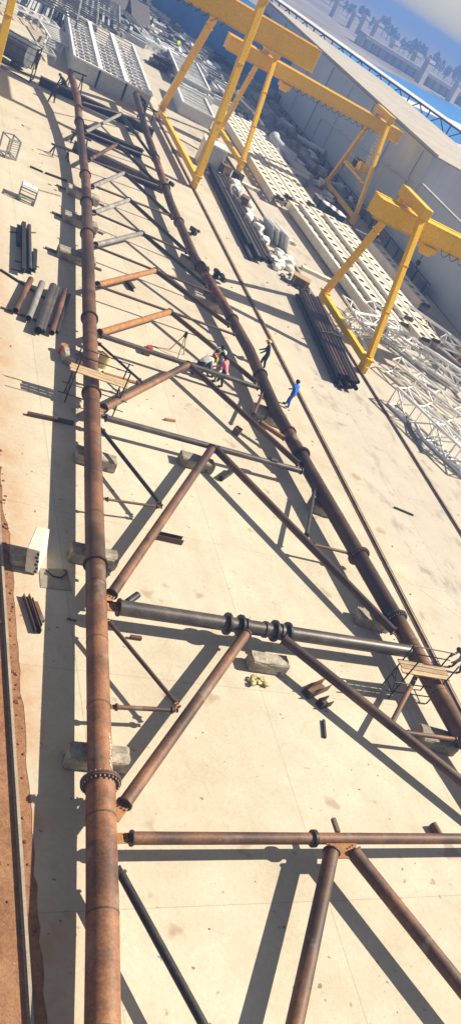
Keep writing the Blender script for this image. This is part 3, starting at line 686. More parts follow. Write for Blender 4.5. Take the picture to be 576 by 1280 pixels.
# ------------------------------------------------------------------ gantry cranes
def gantry(y0,xl,xr,label,spread=11.4,zt=12.0,bz=(9.9,11.3),bw=1.7,xl_over=3.0,xr_over=3.0,legw=.55,asym=None,simple=False):
    t=thing('gantry_crane',label,'gantry crane',(xl,y0,0),0,'yellow gantry cranes')
    W=xr-xl; zs=.95
    for side,x in (('a',0),('b',W)):
        ya,yb=-spread/2,spread/2; ta,tb=(-1.9,1.9) if asym is None else asym
        m=MB(); m.beam((x,ya-.45,zs),(x,yb+.45,zs),.5,.55); sill=m.build('sill_beam','yellow',t,bevel=.05)
        for yy in (ya,yb):
            b=MB(); b.box((x,yy,.42),(.42,1.0,.62)); b.build('bogie','yellow',sill,bevel=.04)
            for dy in (-.3,.3): MB().tube((x-.12,yy+dy,.30),(x+.12,yy+dy,.30),.20,16).build('wheel','black',sill)
            MB().box((x,yy,zs+.36),(.75,.95,.18)).build('leg_foot','yellow',sill,bevel=.03)
        for yy,ty in ((ya,ta),(yb,tb)):
            m=MB(); m.beam((x,yy,zs+.45),(x,ty,zt-.25),legw,legw*.8,up=(1,0,0)); leg=m.build('leg','yellow',t,bevel=.03)
            d=(V((x,ty,zt-.25))-V((x,yy,zs+.45)))
            for k in (.33,.66):
                c=V((x,yy,zs+.45))+d*k; MB().beam(c-d.normalized()*.04,c+d.normalized()*.04,legw+.10,legw*.8+.10,up=(1,0,0)).build('splice_flange','yellow',leg)
        m=MB(); m.beam((x,ta-.5,zt),(x,tb+.5,zt),.75,.85); m.build('saddle_beam','yellow',t,bevel=.04)
        if side=='b' and not simple:
            # ladder, platform and winch motor on this leg
            lad=MB(); a=V((x-.5,ya*.72,3.6)); b=V((x-.5,ta,zt-1.8)); o_=V((.18,0,0))
            lad.tube(a-o_,b-o_,.03,6); lad.tube(a+o_,b+o_,.03,6)
            for k in range(18): c=a.lerp(b,k/17); lad.tube(c-o_,c+o_,.02,6)
            lad.build('ladder','yellow',t)
            pf=MB(); pf.box((x-.2,0,5.2),(1.6,3.2,.12)); 
            for s in (-1,1):
                pf.tube((x-.2,s*1.9,4.0),(x-.2,s*2.6,4.0),.06,8)
            for q in ((-.95,-1.55),(-.95,1.55),(.55,-1.55),(.55,1.55)): pf.tube((x+q[0],q[1],5.2),(x+q[0],q[1],6.2),.03,6)
            for q in (-.95,.55): pf.tube((x+q,-1.55,6.2),(x+q,1.55,6.2),.03,6)
            pf.build('platform','yellow',t)
            MB().beam((x,-3.9,4.6),(x,3.9,4.6),.3,.35).build('tie_beam','yellow',t,bevel=.03)
            mo=MB(); mo.tube((x-.5,-.7,5.9),(x+.4,-.7,5.9),.45,16); mo.box((x-.1,.5,5.75),(.8,.9,.9)); mo.build('winch_motor','black',t,bevel=.03)
            MB().tube((x-.6,-1.35,5.75),(x+.6,-1.35,5.75),.6,20).build('cable_drum','yellow',t)
    zc=(bz[0]+bz[1])/2; hh=bz[1]-bz[0]
    m=MB(); m.box((W/2+(xr_over-xl_over)/2,0,zc),(W+xl_over+xr_over,bw,hh)); bm_=m.build('main_girder','yellow',t,bevel=.04)
    m=MB()
    for s in (-1,1):
        m.box((W/2+(xr_over-xl_over)/2,s*(bw/2-.1),bz[1]+.03),(W+xl_over+xr_over+.1,.32,.055)); m.box((W/2+(xr_over-xl_over)/2,s*(bw/2-.1),bz[0]-.03),(W+xl_over+xr_over+.1,.32,.055))
    m.build('girder_flanges','yellow',bm_)
    for k in range(int(W)//3): MB().box((1.5+3*k,0,zc),(.06,bw+.05,hh*.96)).build('stiffener','yellow',bm_)
    # trolley and hoist with hook block
    tx=3.0 if not simple else W*.4
    tr=MB(); tr.box((tx,-.1,bz[0]-.45),(1.3,1.1,.5)); tr.tube((tx-.5,-.1,bz[0]-.75),(tx+.5,-.1,bz[0]-.75),.28,14); tl=tr.build('hoist_trolley','yellow',t,bevel=.03)
    hk=MB(); hk.tube((tx,-.1,bz[0]-.95),(tx,-.1,bz[0]-1.6),.03,6); hk.box((tx,-.1,bz[0]-1.75),(.3,.25,.35)); hk.tube((tx,-.1,bz[0]-1.95),(tx+.15,-.1,bz[0]-2.25),.06,8); hk.build('hook','black',tl)
    cb=MB(); xs=tx+.7; 
    while xs<W-1:
        pts=[V((xs+.9*k/6,-bw/2-.12,bz[0]+.05-.45*math.sin(pi*k/6))) for k in range(7)]; cb.path(pts,.03,5); xs+=.9
    cb.build('festoon_cable','black',t)
    return t
gantry(61.0,36.45,53.0,'near yellow gantry crane straddling the cream beams beside the dark pipe bundle')
gantry(105.4,36.9,53.0,'middle yellow gantry crane with a platform and ladder on its right leg',xl_over=5.0)
gantry(95.5,8.4,28.0,'tall far yellow gantry crane spanning the tower frame with its girder overhanging',spread=20.8,zt=17.0,bz=(13.0,15.1),bw=1.6,xl_over=2,xr_over=10.0,legw=.75,asym=(-8.2,1.6),simple=True)
# ------------------------------------------------------------------ cream cellular beams lying flat
def cellular(L,W=1.1,hf=.34,p=1.6,hr=.33):
    m=MB(); n=max(2,int(L/p)); pp=L/n; zt,zb=hf/2+.02,hf/2-.02
    for k in range(n):
        y0=-L/2+k*pp; y1=y0+pp; yc=(y0+y1)/2; x=W/2-.03
        outer=[(x,yc),(x,y1),(0,y1),(-x,y1),(-x,yc),(-x,y0),(0,y0),(x,y0)]
        inner=[(hr*math.cos(pi/4*i),yc+hr*1.1*math.sin(pi/4*i)) for i in range(8)]
        vs=[(a,b,zt) for a,b in outer]+[(a,b,zt) for a,b in inner]+[(a,b,zb) for a,b in outer]+[(a,b,zb) for a,b in inner]
        fs=[]
        for i in range(8):
            j=(i+1)%8; fs+=[(i,j,8+j,8+i),(16+j,16+i,24+i,24+j),(8+i,8+j,24+j,24+i)]
        m.add(vs,fs)
    return m
cellmesh={}
cream_labels=iter([])
def cell(x,y,L,rz,label,z=.35,hr=.37,W=1.1):
    t=thing('cellular_beam',label,'steel beam',(x,y,z),R(rz),'cream cellular beams')
    key=(L,hr,W)
    if key not in cellmesh:
        w=cellular(L,W,hr=hr).build('web','cream',t,smooth=False); fl=[]
        for s in (-1,1): fl.append(MB().box((s*W/2,0,-.22),(.07,L,.88)).build('flange','cream',t,smooth=False))  # flanges shaped extra deep to block light, so the web holes look dark
        e=MB().box((0,-L/2-.02,.12),(W*.7,.03,.36)).build('end_plate','mill',t,smooth=False)
        cellmesh[key]=(w,*fl,e)
    else:
        for o in cellmesh[key]:
            c=o.copy(); COL.objects.link(c); c.parent=t
    return t
rowx=[42.2,43.95,45.7,47.45,49.2,53.0]
pos=['row nearest the crane rail','second row from the crane rail','third row from the crane rail','fourth row from the crane rail','fifth row from the crane rail','outer row close to the wall']
for i,x in enumerate(rowx):
    L=27.0 if i<5 else 15.0; y=79.3+(i%3)*.9-(1 if i==1 else 0) if i<5 else 84
    cell(x,y,L,1.5,'long cream cellular beam with oval holes, '+pos[i]+', by the near gantry',z=.9,W=1.5)
for i,x in enumerate([40.0,41.8,43.6,45.4]):
    cell(x,107.0+(i%2)*1.3+i*.8,30.0,-1.5,'long cream cellular beam in the far batch, '+pos[i]+', by the middle gantry',z=.9,W=1.5)
for i,(x,y) in enumerate(((43.1,80.3),(46.6,80.8))): cell(x,y,24.0,1.2,('cream cellular beam laid on top of the near batch, '+('left','right')[i]+' of the upper two'),z=1.25,W=1.4)
# sleepers under the beams
for i,(px,py) in enumerate(((340,292),(350,298),(305,232),(395,345))):
    o=roughblock('timber_sleeper',(3.4,.7,.3),60+i,'cream' ,.05); p=G(px,py); o.location=(p.x,p.y,.012); o.rotation_euler=(0,0,R(-8)); tag(o,['pale low slab left of the cream beam ends','pale low slab at the gap between both cream batches','pale low slab in the shade by the gantry foot','pale low slab at the side of the near cream batch'][i],'slab','pale slabs beside the cream beams')
bx=[((384,258),'black bundle'),((408,248),'dark pack')]
for i,(px,py) in enumerate(((398,252),(406,260),(414,266),(422,272))):
    p=G(px,py,.8); t=thing('end_block','white ended dark block at the far edge of the cream beams, '+('first','second','third','fourth')[i]+' from the left','block',(p.x,p.y,.0),R(5),'dark blocks on the cream beams')
    MB().box((0,0,.8),(.9,1.6,1.0)).build('body','black',t,bevel=.03); MB().box((0,0,1.36),(1.0,1.7,.1)).build('top_plate','white',t,bevel=.01)
# ------------------------------------------------------------------ dark pipe bundle beside the near gantry
def bundle(pa,pb,cols,rows,r,label,group,mats,name='bundle_pipe',jit=.5,shape='pipe',seed=1,gap=2.04):
    rr=random.Random(seed); d=(pb-pa).normalized(); x=d.cross(V((0,0,1))).normalized(); L=(pb-pa).length
    for j in range(rows):
        for i in range(cols-(j%2)):
            off=(i-(cols-1-(j%2))/2)*gap*r; z=r+j*r*(1.76 if shape=='pipe' else 2.02)+.06
            s=rr.uniform(-jit,jit); a=pa+x*off+d*s; b=pb+x*off+d*(s+rr.uniform(-jit,jit)*.4)
            loose(name,label,'pipe' if shape=='pipe' else 'steel beam',V((a.x,a.y,z)),V((b.x,b.y,z)),r,rr.choice(mats),group,wall=.03,n=12,shape=shape)
pa=G(392,383)+V((-1.0,0,0)); pb=G(441,492)+V((-.75,.3,0))
bundle(pa,pb,6,3,.165,'long black pipe in the bundle lying beside the near gantry sill','pipes in the dark bundle',['black','rust_dark','black'],seed=4)
m=MB(); c=(pa+pb)/2; d=(pb-pa).normalized(); x=d.cross(V((0,0,1))).normalized()
m.path([x*-1.25+V((0,0,.1)),x*-1.2+V((0,0,1.0)),V((0,0,1.16))+d*.5,x*1.1+V((0,0,1.05))+d*.9,x*1.25+V((0,0,.2))+d*.9],.07,8)
o=m.build('tie_chain','black'); o.location=c; tag(o,'dark chain slung over the pipe bundle beside the near gantry','chain')
# second stack
qa=G(271,222); qb=G(324,327)
bundle(qa,qb,6,2,.165,'black beam in the long stack between the rail and the white sacks','black beams by the white sacks',['black','black','rust_dark','mill'],name='long_beam',shape='ibeam',seed=8,jit=1.4,gap=2.9)
# ------------------------------------------------------------------ sacks, panels, crates between the stacks
for i in range(26):
    f=i/25; px=286+f*42; py=232+f*76; p=G(px+random.uniform(-5,5),py+random.uniform(-5,5))
    m=MB(); m.pillow((0,0,.34),(.62,.46,.34),random); o=m.build('sack','bag'); o.location=(p.x,p.y,0.0+(.45 if i%3==0 else 0)); o.rotation_euler=(random.uniform(-.3,.3),0,random.uniform(0,3)); tag(o,'bulging white sack in the row behind the long black beam stack','sack','white sacks in a row')
for i in range(14):
    px=343+random.uniform(-12,14)+i*1.0; py=322+random.uniform(-9,9)+i*1.4; p=G(px,py)
    m=MB(); m.pillow((0,0,.28),(.5,.38,.28),random); o=m.build('sack','bag'); o.location=(p.x,p.y,0); o.rotation_euler=(0,0,random.uniform(0,3)); tag(o,'small white sack in the loose heap by the brown crate','sack','white sacks by the brown crate')
for i,(px,py) in enumerate(((330,296),(337,300),(343,304),(349,309))):
    p=G(px,py); m=MB(); m.box((0,0,.85),(.16,2.3,1.6),mat=Matrix.Rotation(R(-22),3,'Y')); o=m.build('leaning_panel','panel' if i%2==0 else 'white',bevel=.01); o.location=(p.x,p.y,0); o.rotation_euler=(0,0,R(10)); tag(o,('first','second','third','last')[i]+' of the tilted pale panels leaning between the sacks','panel','leaning panels')
p=G(372,358); t=thing('crate','brown open timber crate at the near end of the sack row','crate',(p.x,p.y,0),R(-25))
MB().box((0,0,.45),(1.6,1.1,.8)).build('body','brownbox',t,bevel=.02); MB().box((0,0,.90),(1.7,1.2,.08)).build('lid','wood',t,bevel=.01)
for s in (-1,1): MB().box((s*.6,-.575,.45),(.12,.05,.85)).build('batten','wood',t)
m=MB(); rr=random.Random(9)
p=G(365,352)
for k in range(26): m.ball((rr.uniform(-1.4,1.6),rr.uniform(-1.5,1.5),.12),rr.uniform(.1,.3),8,(1,1,.7),.3)
o=m.build('rubble_pile','scrap'); o.location=(p.x,p.y,0); tag(o,'dark rubble pile around the brown crate','rubble',None,'stuff')
for i,(px,py) in enumerate(((268,214),(277,222),(292,232),(300,262))):
    p=G(px,py); o=roughblock('scrap_box',(1.2,.9,.9),80+i,'brownbox' if i%2 else 'black',.05); o.location=(p.x,p.y,.5); o.rotation_euler=(0,0,.4*i); tag(o,['black box on the far end of the long beam stack','brown box beside the far end of the long beam stack','small black box between sacks and stack','brown box halfway along the sack row'][i],'box')
# hose ring by sacks
ring=[V((.55*math.cos(a*pi/6),.9*math.sin(a*pi/6),.7)) for a in range(13)]
o=MB().path(ring,.12,8).build('hose_coil','scrap'); p=G(290,243,.5); o.location=(p.x,p.y,.2); o.rotation_euler=(.5,0,.3); tag(o,'grey hose loop leaning on the white sacks','hose')
# ------------------------------------------------------------------ white lattice trusses
def truss(L,w,h,bays,label,pa,pb,z,roll=0,r=.10):
    bays=max(3,int(bays*.67))
    mid=(pa+pb)/2; d=pb-pa; rz=math.atan2(d.y,d.x)
    t=thing('lattice_truss',label,'truss',(mid.x,mid.y,z),rz,'white lattice trusses'); t.rotation_euler=(R(roll),0,rz)
    for sy in (-1,1):
        for sz in (0,1): MB().tube((-L/2,sy*w/2,sz*h+.1),(L/2,sy*w/2,sz*h+.1),r,8).build('chord','white',t)
    st=L/bays
    for f in range(4):
        m=MB()
        if f==3 and r<.105: continue
        for k in range(bays+1):
            x=-L/2+k*st
            def P(i,x):
                return V([(x,-w/2,.1),(x,w/2,.1),(x,w/2,h+.1),(x,-w/2,h+.1)][i%4])
            m.tube(P(f,x),P(f+1,x),r*.62,6)
            if k<bays: m.tube(P(f+(k%2),x),P(f+1-(k%2),x+st),r*.62,6)
        m.build('lacing','white',t)
    return t
truss(9,1.3,1.5,6,'white lattice truss lying closest to the crane rail with its end frame towards it',G(503,520),G(570,585),0.0,r=.105)
truss(9,1.3,1.3,6,'white lattice truss at the right frame edge, second from the camera',G(490,470),G(580,545),0.05,roll=8)
truss(8,1.2,1.3,6,'white lattice truss lying on others at the right frame edge',G(512,470),G(600,530),1.35,roll=-12)
truss(8.5,1.1,1.2,6,'white lattice truss in the middle of the heap of trusses',G(480,425),G(570,490),.1,roll=10)
truss(7,1.1,1.2,5,'white lattice truss under the near gantry leg, beside its sill',G(415,375),G(462,452),.05,roll=-6)
truss(8,1.2,1.2,6,'white lattice truss crossing at the back of the truss heap',G(455,395),G(520,455),.1,roll=14)
truss(7,1.0,1.1,5,'white lattice truss at the far side of the heap next to the beam ends',G(498,400),G(570,452),.5,roll=-16)
truss(7,1.0,1.0,5,'white lattice truss tilted upright at the far right of the heap',G(540,440),G(610,500),1.1,roll=30)
truss(6,1.0,1.0,5,'short white lattice truss tipped across the pile near the gantry foot',G(430,415),G(478,422),.7,roll=22)
truss(8,1.3,1.4,6,'white lattice truss at the right edge nearest the camera',G(545,560),G(620,620),0.0,roll=0)
t=thing('steel_post','dark speckled steel post lying along the nearest white truss','post',G(517,546),math.atan2(*(lambda d:(d.y,d.x))(G(533,575)-G(500,518))))
MB().beam((-2.2,0,.15),(2.2,0,.15),.26,.26).build('shaft','scrap',t,bevel=.02); MB().box((-2.25,0,.18),(.08,.5,.45)).build('base_plate','scrap',t); MB().box((2.25,0,.18),(.08,.5,.45)).build('base_plate','scrap',t)
# ------------------------------------------------------------------ the long building, fence, roof and shed
WX=58.3
bd=thing('warehouse','long pale blue grey windowless building beyond the beam yard','building',(WX,100,0))
def bpart(name,mat,c,s,par=bd,**k): return MB().box((c[0]-WX,c[1]-100,c[2]),s).build(name,mat,par,smooth=False,**k)
WT=11.3
bpart('wall','wall',(WX+.15,139,WT/2),(.3,80,WT)); bpart('end_wall','wall',(WX+8.7,98.85,WT/2),(17.3,.3,WT))
_a=G(352,6,11.9); _b=G(576,166,11.9); _d=(_b-_a).normalized()
def roofline(x): t=(x-_a.x)/_d.x; return _a.y+_d.y*t-5.5
MB().prism([(x-WX,y-100) for x,y in ((WX,98.7),(76,98.7),(76,roofline(76)),(WX+2.5,roofline(WX+2.5)),(WX,roofline(WX+2.5)))],WT,WT+.2).build('flat_roof','flatroof',bd,smooth=False); bpart('parapet','flatroof',(WX+.1,139,WT+.3),(.3,80.6,.24))
bpart('skirting','dust',(WX-.03,139,.35),(.1,80,.7))
for k in range(9): MB().tube((-.10,2+9*k,.2),(-.10,2+9*k,WT-.1),.09,8).build('downpipe','panel',bd)
MB().box((-.14,39,WT-.12),(.26,80,.22)).build('gutter','panel',bd,smooth=False)
rp=MB(); rp.tube((-.15,-0,7.4),(-.15,34,4.6),.09,8); rp.tube((-.15,34,4.6),(-.15,34,.3),.09,8)
for k in range(6): rp.box((-.12,2+6*k,7.3-.5*k),(.2,.3,.3))
rp.build('wall_pipe','panel',bd)
lw=thing('boundary_wall','lower blue grey boundary wall running on from the pale building','wall',(WX,60,0))
MB().box((.15,1.5,4.0),(.3,74,8.0)).build('panel','wall',lw,smooth=False); MB().box((.15,1.5,8.1),(.5,74,.2)).build('coping','dust',lw,smooth=False)
fn=thing('barrier','dark panelled barrier with posts at the foot of the pale wall','barrier',(WX-1.5,120,0))
for k in range(30): MB().box((0,-36+3*k,.75),(.14,.2,1.5)).build('post','black',fn,smooth=False)
MB().box((.1,8,.65),(.08,90,1.0)).build('panels','scrap',fn,smooth=False); MB().box((0,8,1.45),(.12,90,.1)).build('top_rail','black',fn,smooth=False)
# raised shed set at an angle on the far side, open trussed front under a pale eave
EZ=11.9
e0=G(352,6,EZ); e1=G(576,166,EZ); d=(e1-e0).normalized(); e1=e1+d*22; e0=e0-d*6
L=(e1-e0).length; n_=V((-d.y,d.x,0))
if n_.x<0: n_=-n_
sh=thing('shed','long shed with a dark roof truss, pale eave and bright blue roof','shed',(e0.x,e0.y,0),math.atan2(d.y,d.x))
sgn=1 if V((-d.y,d.x,0)).dot(n_)>0 else -1
m=MB(); m.beam((0,sgn*.2,EZ),(L,sgn*.2,EZ),.2,.2); m.beam((0,sgn*.2,EZ-2.2),(L,sgn*.2,EZ-2.2),.2,.2)
k=0; st=5.2
while k*st<L-st:
    x=k*st; m.beam((x,sgn*.2,EZ-2.2),(x,sgn*.2,EZ),.18,.18); m.beam((x,sgn*.2,EZ-2.2),(x+st/2,sgn*.2,EZ),.15,.15); m.beam((x+st/2,sgn*.2,EZ),(x+st,sgn*.2,EZ-2.2),.15,.15); k+=1
m.build('roof_truss','black',sh,smooth=False)
def slab(x0,x1,y0,y1,z0,z1,th,name,mat):
    vs=[(x0,sgn*y0,z0),(x1,sgn*y0,z0),(x1,sgn*y1,z1),(x0,sgn*y1,z1)]; MB().add(vs+[(a,b,c+th) for a,b,c in vs],[(3,2,1,0),(4,5,6,7),(0,1,5,4),(1,2,6,5),(2,3,7,6),(3,0,4,7)]).build(name,mat,sh,smooth=False)
slab(-2,L,-.5,2.6,EZ+.15,EZ+.35,.12,'eave','roofwhite')
for q0,q1,mt in ((2,L*.36,'roofblue'),(L*.36,L*.43,'roofwhite'),(L*.43,L*.66,'roofblue'),(L*.66,L*.8,'roofwhite'),(L*.8,L*.9,'roofblue'),(L*.9,L,'roofwhite')):
    slab(q0+.05,q1-.05,1.0,85,EZ-2.5,EZ-1.2,.12,'roof',mt)
slab(0,L,85.2,110,EZ-1.2,EZ-3,.12,'rear_roof','roofwhite')
MB().box((L/2,sgn*1.2,(EZ-2.6)/2),(L-1,.3,EZ-2.65)).build('wall','rust_dark',sh,smooth=False)  # dark sheet colour stands in for the shaded band below the truss
# blue gabled hall further left
h0=G(300,2,9); gb=thing('blue_hall','low blue gabled hall far behind the gantry girders','building',(h0.x,h0.y,0),math.atan2(d.y,d.x))
MB().box((18,0,3.5),(60,18,7)).build('wall','roofblue',gb,smooth=False)
MB().add([(-12,-9.5,7),(48,-9.5,7),(48,9.5,7),(-12,9.5,7),(-12,0,10),(48,0,10)],[(0,1,5,4),(2,3,4,5),(1,2,5),(3,0,4),(3,2,1,0)]).build('roof','roofblue',gb,smooth=False)
# ------------------------------------------------------------------ far plain: bridge piers, low wall, trees
pl_=[(415,22),(447,44),(461,56),(483,74),(509,91),(522,104),(436,36),(560,128)]
pn=['leftmost','second','third','fourth','fifth','sixth','slim','rightmost']
for i,(px,py) in enumerate(pl_):
    p=G(px,py); hh=7.5+(i%3)*1.2
    t=thing('concrete_pier',pn[i]+' of the hazy concrete piers standing on the far plain','pier',(p.x,p.y,0),.5,'far concrete piers')
    MB().box((0,0,hh/2),(3.8,3.0,hh)).build('shaft','dust',t,smooth=False); MB().box((0,0,hh+.9),(5.6,3.8,1.3)).build('cap','dust',t,smooth=False)
a,b=G(400,30),G(600,150); m=MB(); dd=b-a
t=thing('low_viaduct','long low pale viaduct crossing the hazy plain behind the piers','viaduct',((a+b)/2).to_tuple())
a=a+n_*30-(a+b)/2; b=G(600,150)+n_*30-(G(400,30)+G(600,150))/2
MB().beam(a+V((0,0,5)),b+V((0,0,5)),9,1.6).build('deck','dust',t,smooth=False)
for k in range(24): MB().box(a.lerp(b,k/23)+V((0,0,2.1)),(3,3,4.2)).build('column','dust',t,smooth=False)
rr=random.Random(21)
def tree(px,py,h,label,seed):
    r=random.Random(seed); p=G(px,py); t=thing('tree',label,'tree',(p.x,p.y,0),0,'trees on the far plain')
    m=MB(); m.tube((0,0,0),(0,0,h*.55),h*.03,7,h*.012)
    for k in range(3): a=r.uniform(0,6.3); m.tube((0,0,h*.35),(math.cos(a)*h*.15,math.sin(a)*h*.15,h*.65),h*.012,5,h*.005)
    m.build('trunk','bark',t)
    m=MB()
    for k in range(150):
        a=r.uniform(0,6.28); zz=r.betavariate(2,2); w=.23*h*math.sin(pi*min(1,.12+zz*.9))**.7*math.sqrt(r.random())
        c=V((math.cos(a)*w,math.sin(a)*w,h*(.22+.78*zz))); s=h*.05*r.uniform(.6,1.5)
        u=V((r.gauss(0,1),r.gauss(0,1),r.gauss(0,1))).normalized(); v=u.cross(V((.3,.5,.8))).normalized()
        m.add([c+u*s,c+v*s,c-u*s,c-v*s],[(0,1,2,3)])
    m.build('crown','leaf',t,smooth=False)
for i in range(36):
    px=395+i*5.4; py=2+(px-400)*.66+rr.uniform(-9,-1)
    if py<-2 : py=-2
    d0=G(px,py)
    if d0.y>1150 or d0.y<0 or d0.x>900: continue
    tree(px,py,rr.uniform(8,14),'hazy tree in the row behind the far concrete piers',100+i)
# ------------------------------------------------------------------ containers and frames at the far end
def bigbox(x,y,w,L,h,label,rz=0):
    t=thing('steel_tray',label,'steel tray',(x,y,0),R(rz),'big grey open topped trays')
    MB().box((0,0,h/2),(w,.14,h)).build('front_panel','panel',t,smooth=False); MB().box((w/2-.07,L/2+.08,h/2),(.14,L,h)).build('side_panel','panel',t,smooth=False); MB().box((-w/2+.07,L/2+.08,h/2),(.14,L,h)).build('side_panel','panel',t,smooth=False)
    MB().box((0,L/2,.35),(w-.3,L-.2,.1)).build('floor','mill',t,smooth=False)
    m=MB()
    for s in (-1,1): m.beam((s*w/2,-.1,h+.09),(s*w/2,L,h+.09),.22,.18)
    m.beam((-w/2,-.12,h+.09),(w/2,-.12,h+.09),.2,.17); m.beam((-w/2,L,h+.09),(w/2,L,h+.09),.2,.17)
    m.build('rim','white',t,smooth=False)
    m=MB()
    for k in range(15): m.beam((-w/2,L*(k+.7)/15.5,h-.1),(w/2,L*(k+.7)/15.5,h-.1),.12+.10*(k%3==0),.14)
    for k in range(3): m.beam((-w/2+w*(k+1)/4,0,h-.3),(-w/2+w*(k+1)/4,L,h-.3),.1,.1)
    m.build('slats','white',t,smooth=False); return t
c0=G(85,93); c1=G(183,142)
dv=(c1-c0); rzb=math.degrees(math.atan2(dv.y,dv.x)); W3=dv.length/3.1
for i in range(3):
    p=c0+dv*((i+.5)/3); bigbox(p.x,p.y,W3*.95,24,1.9,('left','middle','right')[i]+' of the three big grey steel trays with white slatted tops',rzb)
p=G(238,118); bigbox(p.x,p.y,4.6,16,1.5,'grey steel tray with slatted top just left of the tall gantry leg',-5)
p=G(228,150); bigbox(p.x+2,p.y+2,4.2,9,1.4,'grey steel tray behind the foot of the tall gantry leg',-5)
p=G(263,213); t=thing('white_cabinet','white two door cabinet standing behind the tall gantry foot','cabinet',(p.x-.4,p.y+.6,0),R(-8))
MB().box((0,0,1.35),(2.6,2.2,2.6)).build('body','white',t,bevel=.02); MB().box((-.66,-1.13,1.4),(1.2,.05,2.2)).build('door','panel',t); MB().box((.66,-1.13,1.4),(1.2,.05,2.2)).build('door','panel',t)
# frame cart at the far left, rack above
p=G(18,90); cage((p.x,p.y,.012),R(-15),3.4,2.0,3.0,'black','dark frame cart with slatted sides by the left gantry leg',4,False,'frame_cart')
p=G(3,72); t=thing('tank','grey rounded tank behind the left gantry leg','tank',(p.x,p.y,0),R(150)); MB().tube((-2.6,0,1.5),(2.6,0,1.5),1.2,24).build('shell','scrap',t); MB().box((-1.6,0,.25),(.4,2.2,.5)).build('saddle','black',t); MB().box((1.6,0,.25),(.4,2.2,.5)).build('saddle','black',t)
def rack(px,py,w,L,h,label,rz):
    p=G(px,py); t=thing('steel_rack',label,'rack',(p.x,p.y,0),R(rz),'open steel racks')
    m=MB()
    for z in (.3,h):
        for s in (-1,1): m.beam((s*w/2,0,z),(s*w/2,L,z),.22,.22)
        for k in range(10): m.beam((-w/2,L*k/9,z),(w/2,L*k/9,z),.14,.14)
    for s in (-1,1):
        for k in range(4): m.beam((s*w/2,L*k/3,0),(s*w/2,L*k/3,h),.2,.2)
    m.build('frame','scrap',t,smooth=False); 
    m=MB(); rr=random.Random(int(px))
    for k in range(7): x=-w/2+w*(k+.5)/7; m.beam((x,.2,.55),(x,L-.2,.55),.3,.3)
    m.build('bars','panel',t,smooth=False)
rack(58,38,6,16,2.6,'dark slatted steel rack far behind the frame cart',-8)
rack(90,45,5,14,2.0,'low steel rack behind the left grey tray',-8); rack(120,30,6,16,1.6,'low steel rack far behind the middle grey tray',-8); rack(30,14,6,18,1.8,'low steel rack farthest at the upper left',-8)
rr=random.Random(91)
for i in range(34):
    px=rr.uniform(48,235); py=rr.uniform(-6,78)
    if 78<px<205 and py>22+(px-86)*.42: continue
    p=G(px,py)
    if p.y>330: continue
    m=MB(); w_=rr.uniform(1.6,3.4); L_=rr.uniform(4,9); h_=rr.uniform(.4,2.0)
    for s_ in (-1,1):
        m.beam((s_*w_/2,0,h_),(s_*w_/2,L_,h_),.16,.16); m.beam((s_*w_/2,0,0),(s_*w_/2,0,h_),.14,.14); m.beam((s_*w_/2,L_,0),(s_*w_/2,L_,h_),.14,.14)
    n_k=rr.randint(4,9)
    for k in range(n_k+1): m.beam((-w_/2,L_*k/n_k,h_),(w_/2,L_*k/n_k,h_),.12,.12)
    for k in range(n_k): m.beam((-w_/2,L_*k/n_k,h_-.02),(w_/2,L_*(k+1)/n_k,h_-.02),.08,.08)
    o=m.build('ladder_frame',rr.choice(['white','white','panel','scrap','black']),smooth=False); o.location=(p.x,p.y,0); o.rotation_euler=(0,0,rr.choice([0,pi/2])+rr.uniform(-.25,.25)); tag(o,'laced steel frame among the far clutter around the big grey trays','steel frame','laced frames in the far clutter')
# two dark tents / covered piles
for i,(px,py) in enumerate(((178,42),(150,20))):
    p=G(px,py); t=thing('covered_stack','dark tarpaulin wedge '+('nearer the scrap rows','farther up the yard'),'covered stack',(p.x,p.y,0),R(20)) if False else thing('covered_stack',('dark wedge shaped panel stack nearer the scrap rows','dark wedge shaped panel stack farther up the yard')[i],'panel stack',(p.x,p.y,0),R(20))
    MB().add([(-1.8,0,0),(1.8,0,0),(1.8,4,0),(-1.8,4,0),(-1.8,3.5,3.4),(1.8,3.5,3.4)],[(0,1,5,4),(2,3,4,5),(1,2,5),(3,0,4),(3,2,1,0)]).build('panels','black',t,smooth=False)
    MB().box((0,-3,.12),(4.5,4.5,.24)).build('pad','panel',t,smooth=False)
# ------------------------------------------------------------------ scrap heaps beyond the beams
rr=random.Random(55)
def curved(p,rz,L,r,bend,mat,label,group,z):
    m=MB(); pts=[]
    for k in range(7):
        s=k/6-.5; pts.append(V((s*L,bend*(1-4*s*s),0)))
    n=12; rings=[]
    for k,q in enumerate(pts):
        dd=(pts[min(k+1,6)]-pts[max(k-1,0)]).normalized(); x=V((-dd.y,dd.x,0)); rings.append([q+x*math.cos(2*pi*j/n)*r+V((0,0,math.sin(2*pi*j/n)*r)) for j in range(n)])
    vs=sum(rings,[]); fs=[(k*n+j,k*n+(j+1)%n,(k+1)*n+(j+1)%n,(k+1)*n+j) for k in range(6) for j in range(n)]+[tuple(range(n-1,-1,-1)),tuple(range(6*n,7*n))]
    m.add(vs,fs); o=m.build('scrap_duct',mat); o.location=(p.x,p.y,z); o.rotation_euler=(rr.uniform(-.12,.12),rr.uniform(-.15,.15),rz); tag(o,label,'scrap',group)
for i in range(46):
    f=rr.random(); px=300+f*90+rr.uniform(-14,14); py=118+f*112+rr.uniform(-14,14)
    p=G(px,py); curved(p,R(rr.uniform(60,130)),rr.uniform(4,10),rr.uniform(.3,.85),rr.uniform(-.8,1.6),rr.choice(['scrap','scrap','grey','panel']),'bent grey duct piece in the scrap heap between the cream beams and the wall','bent ducts in the scrap heap',rr.uniform(.4,1.3))
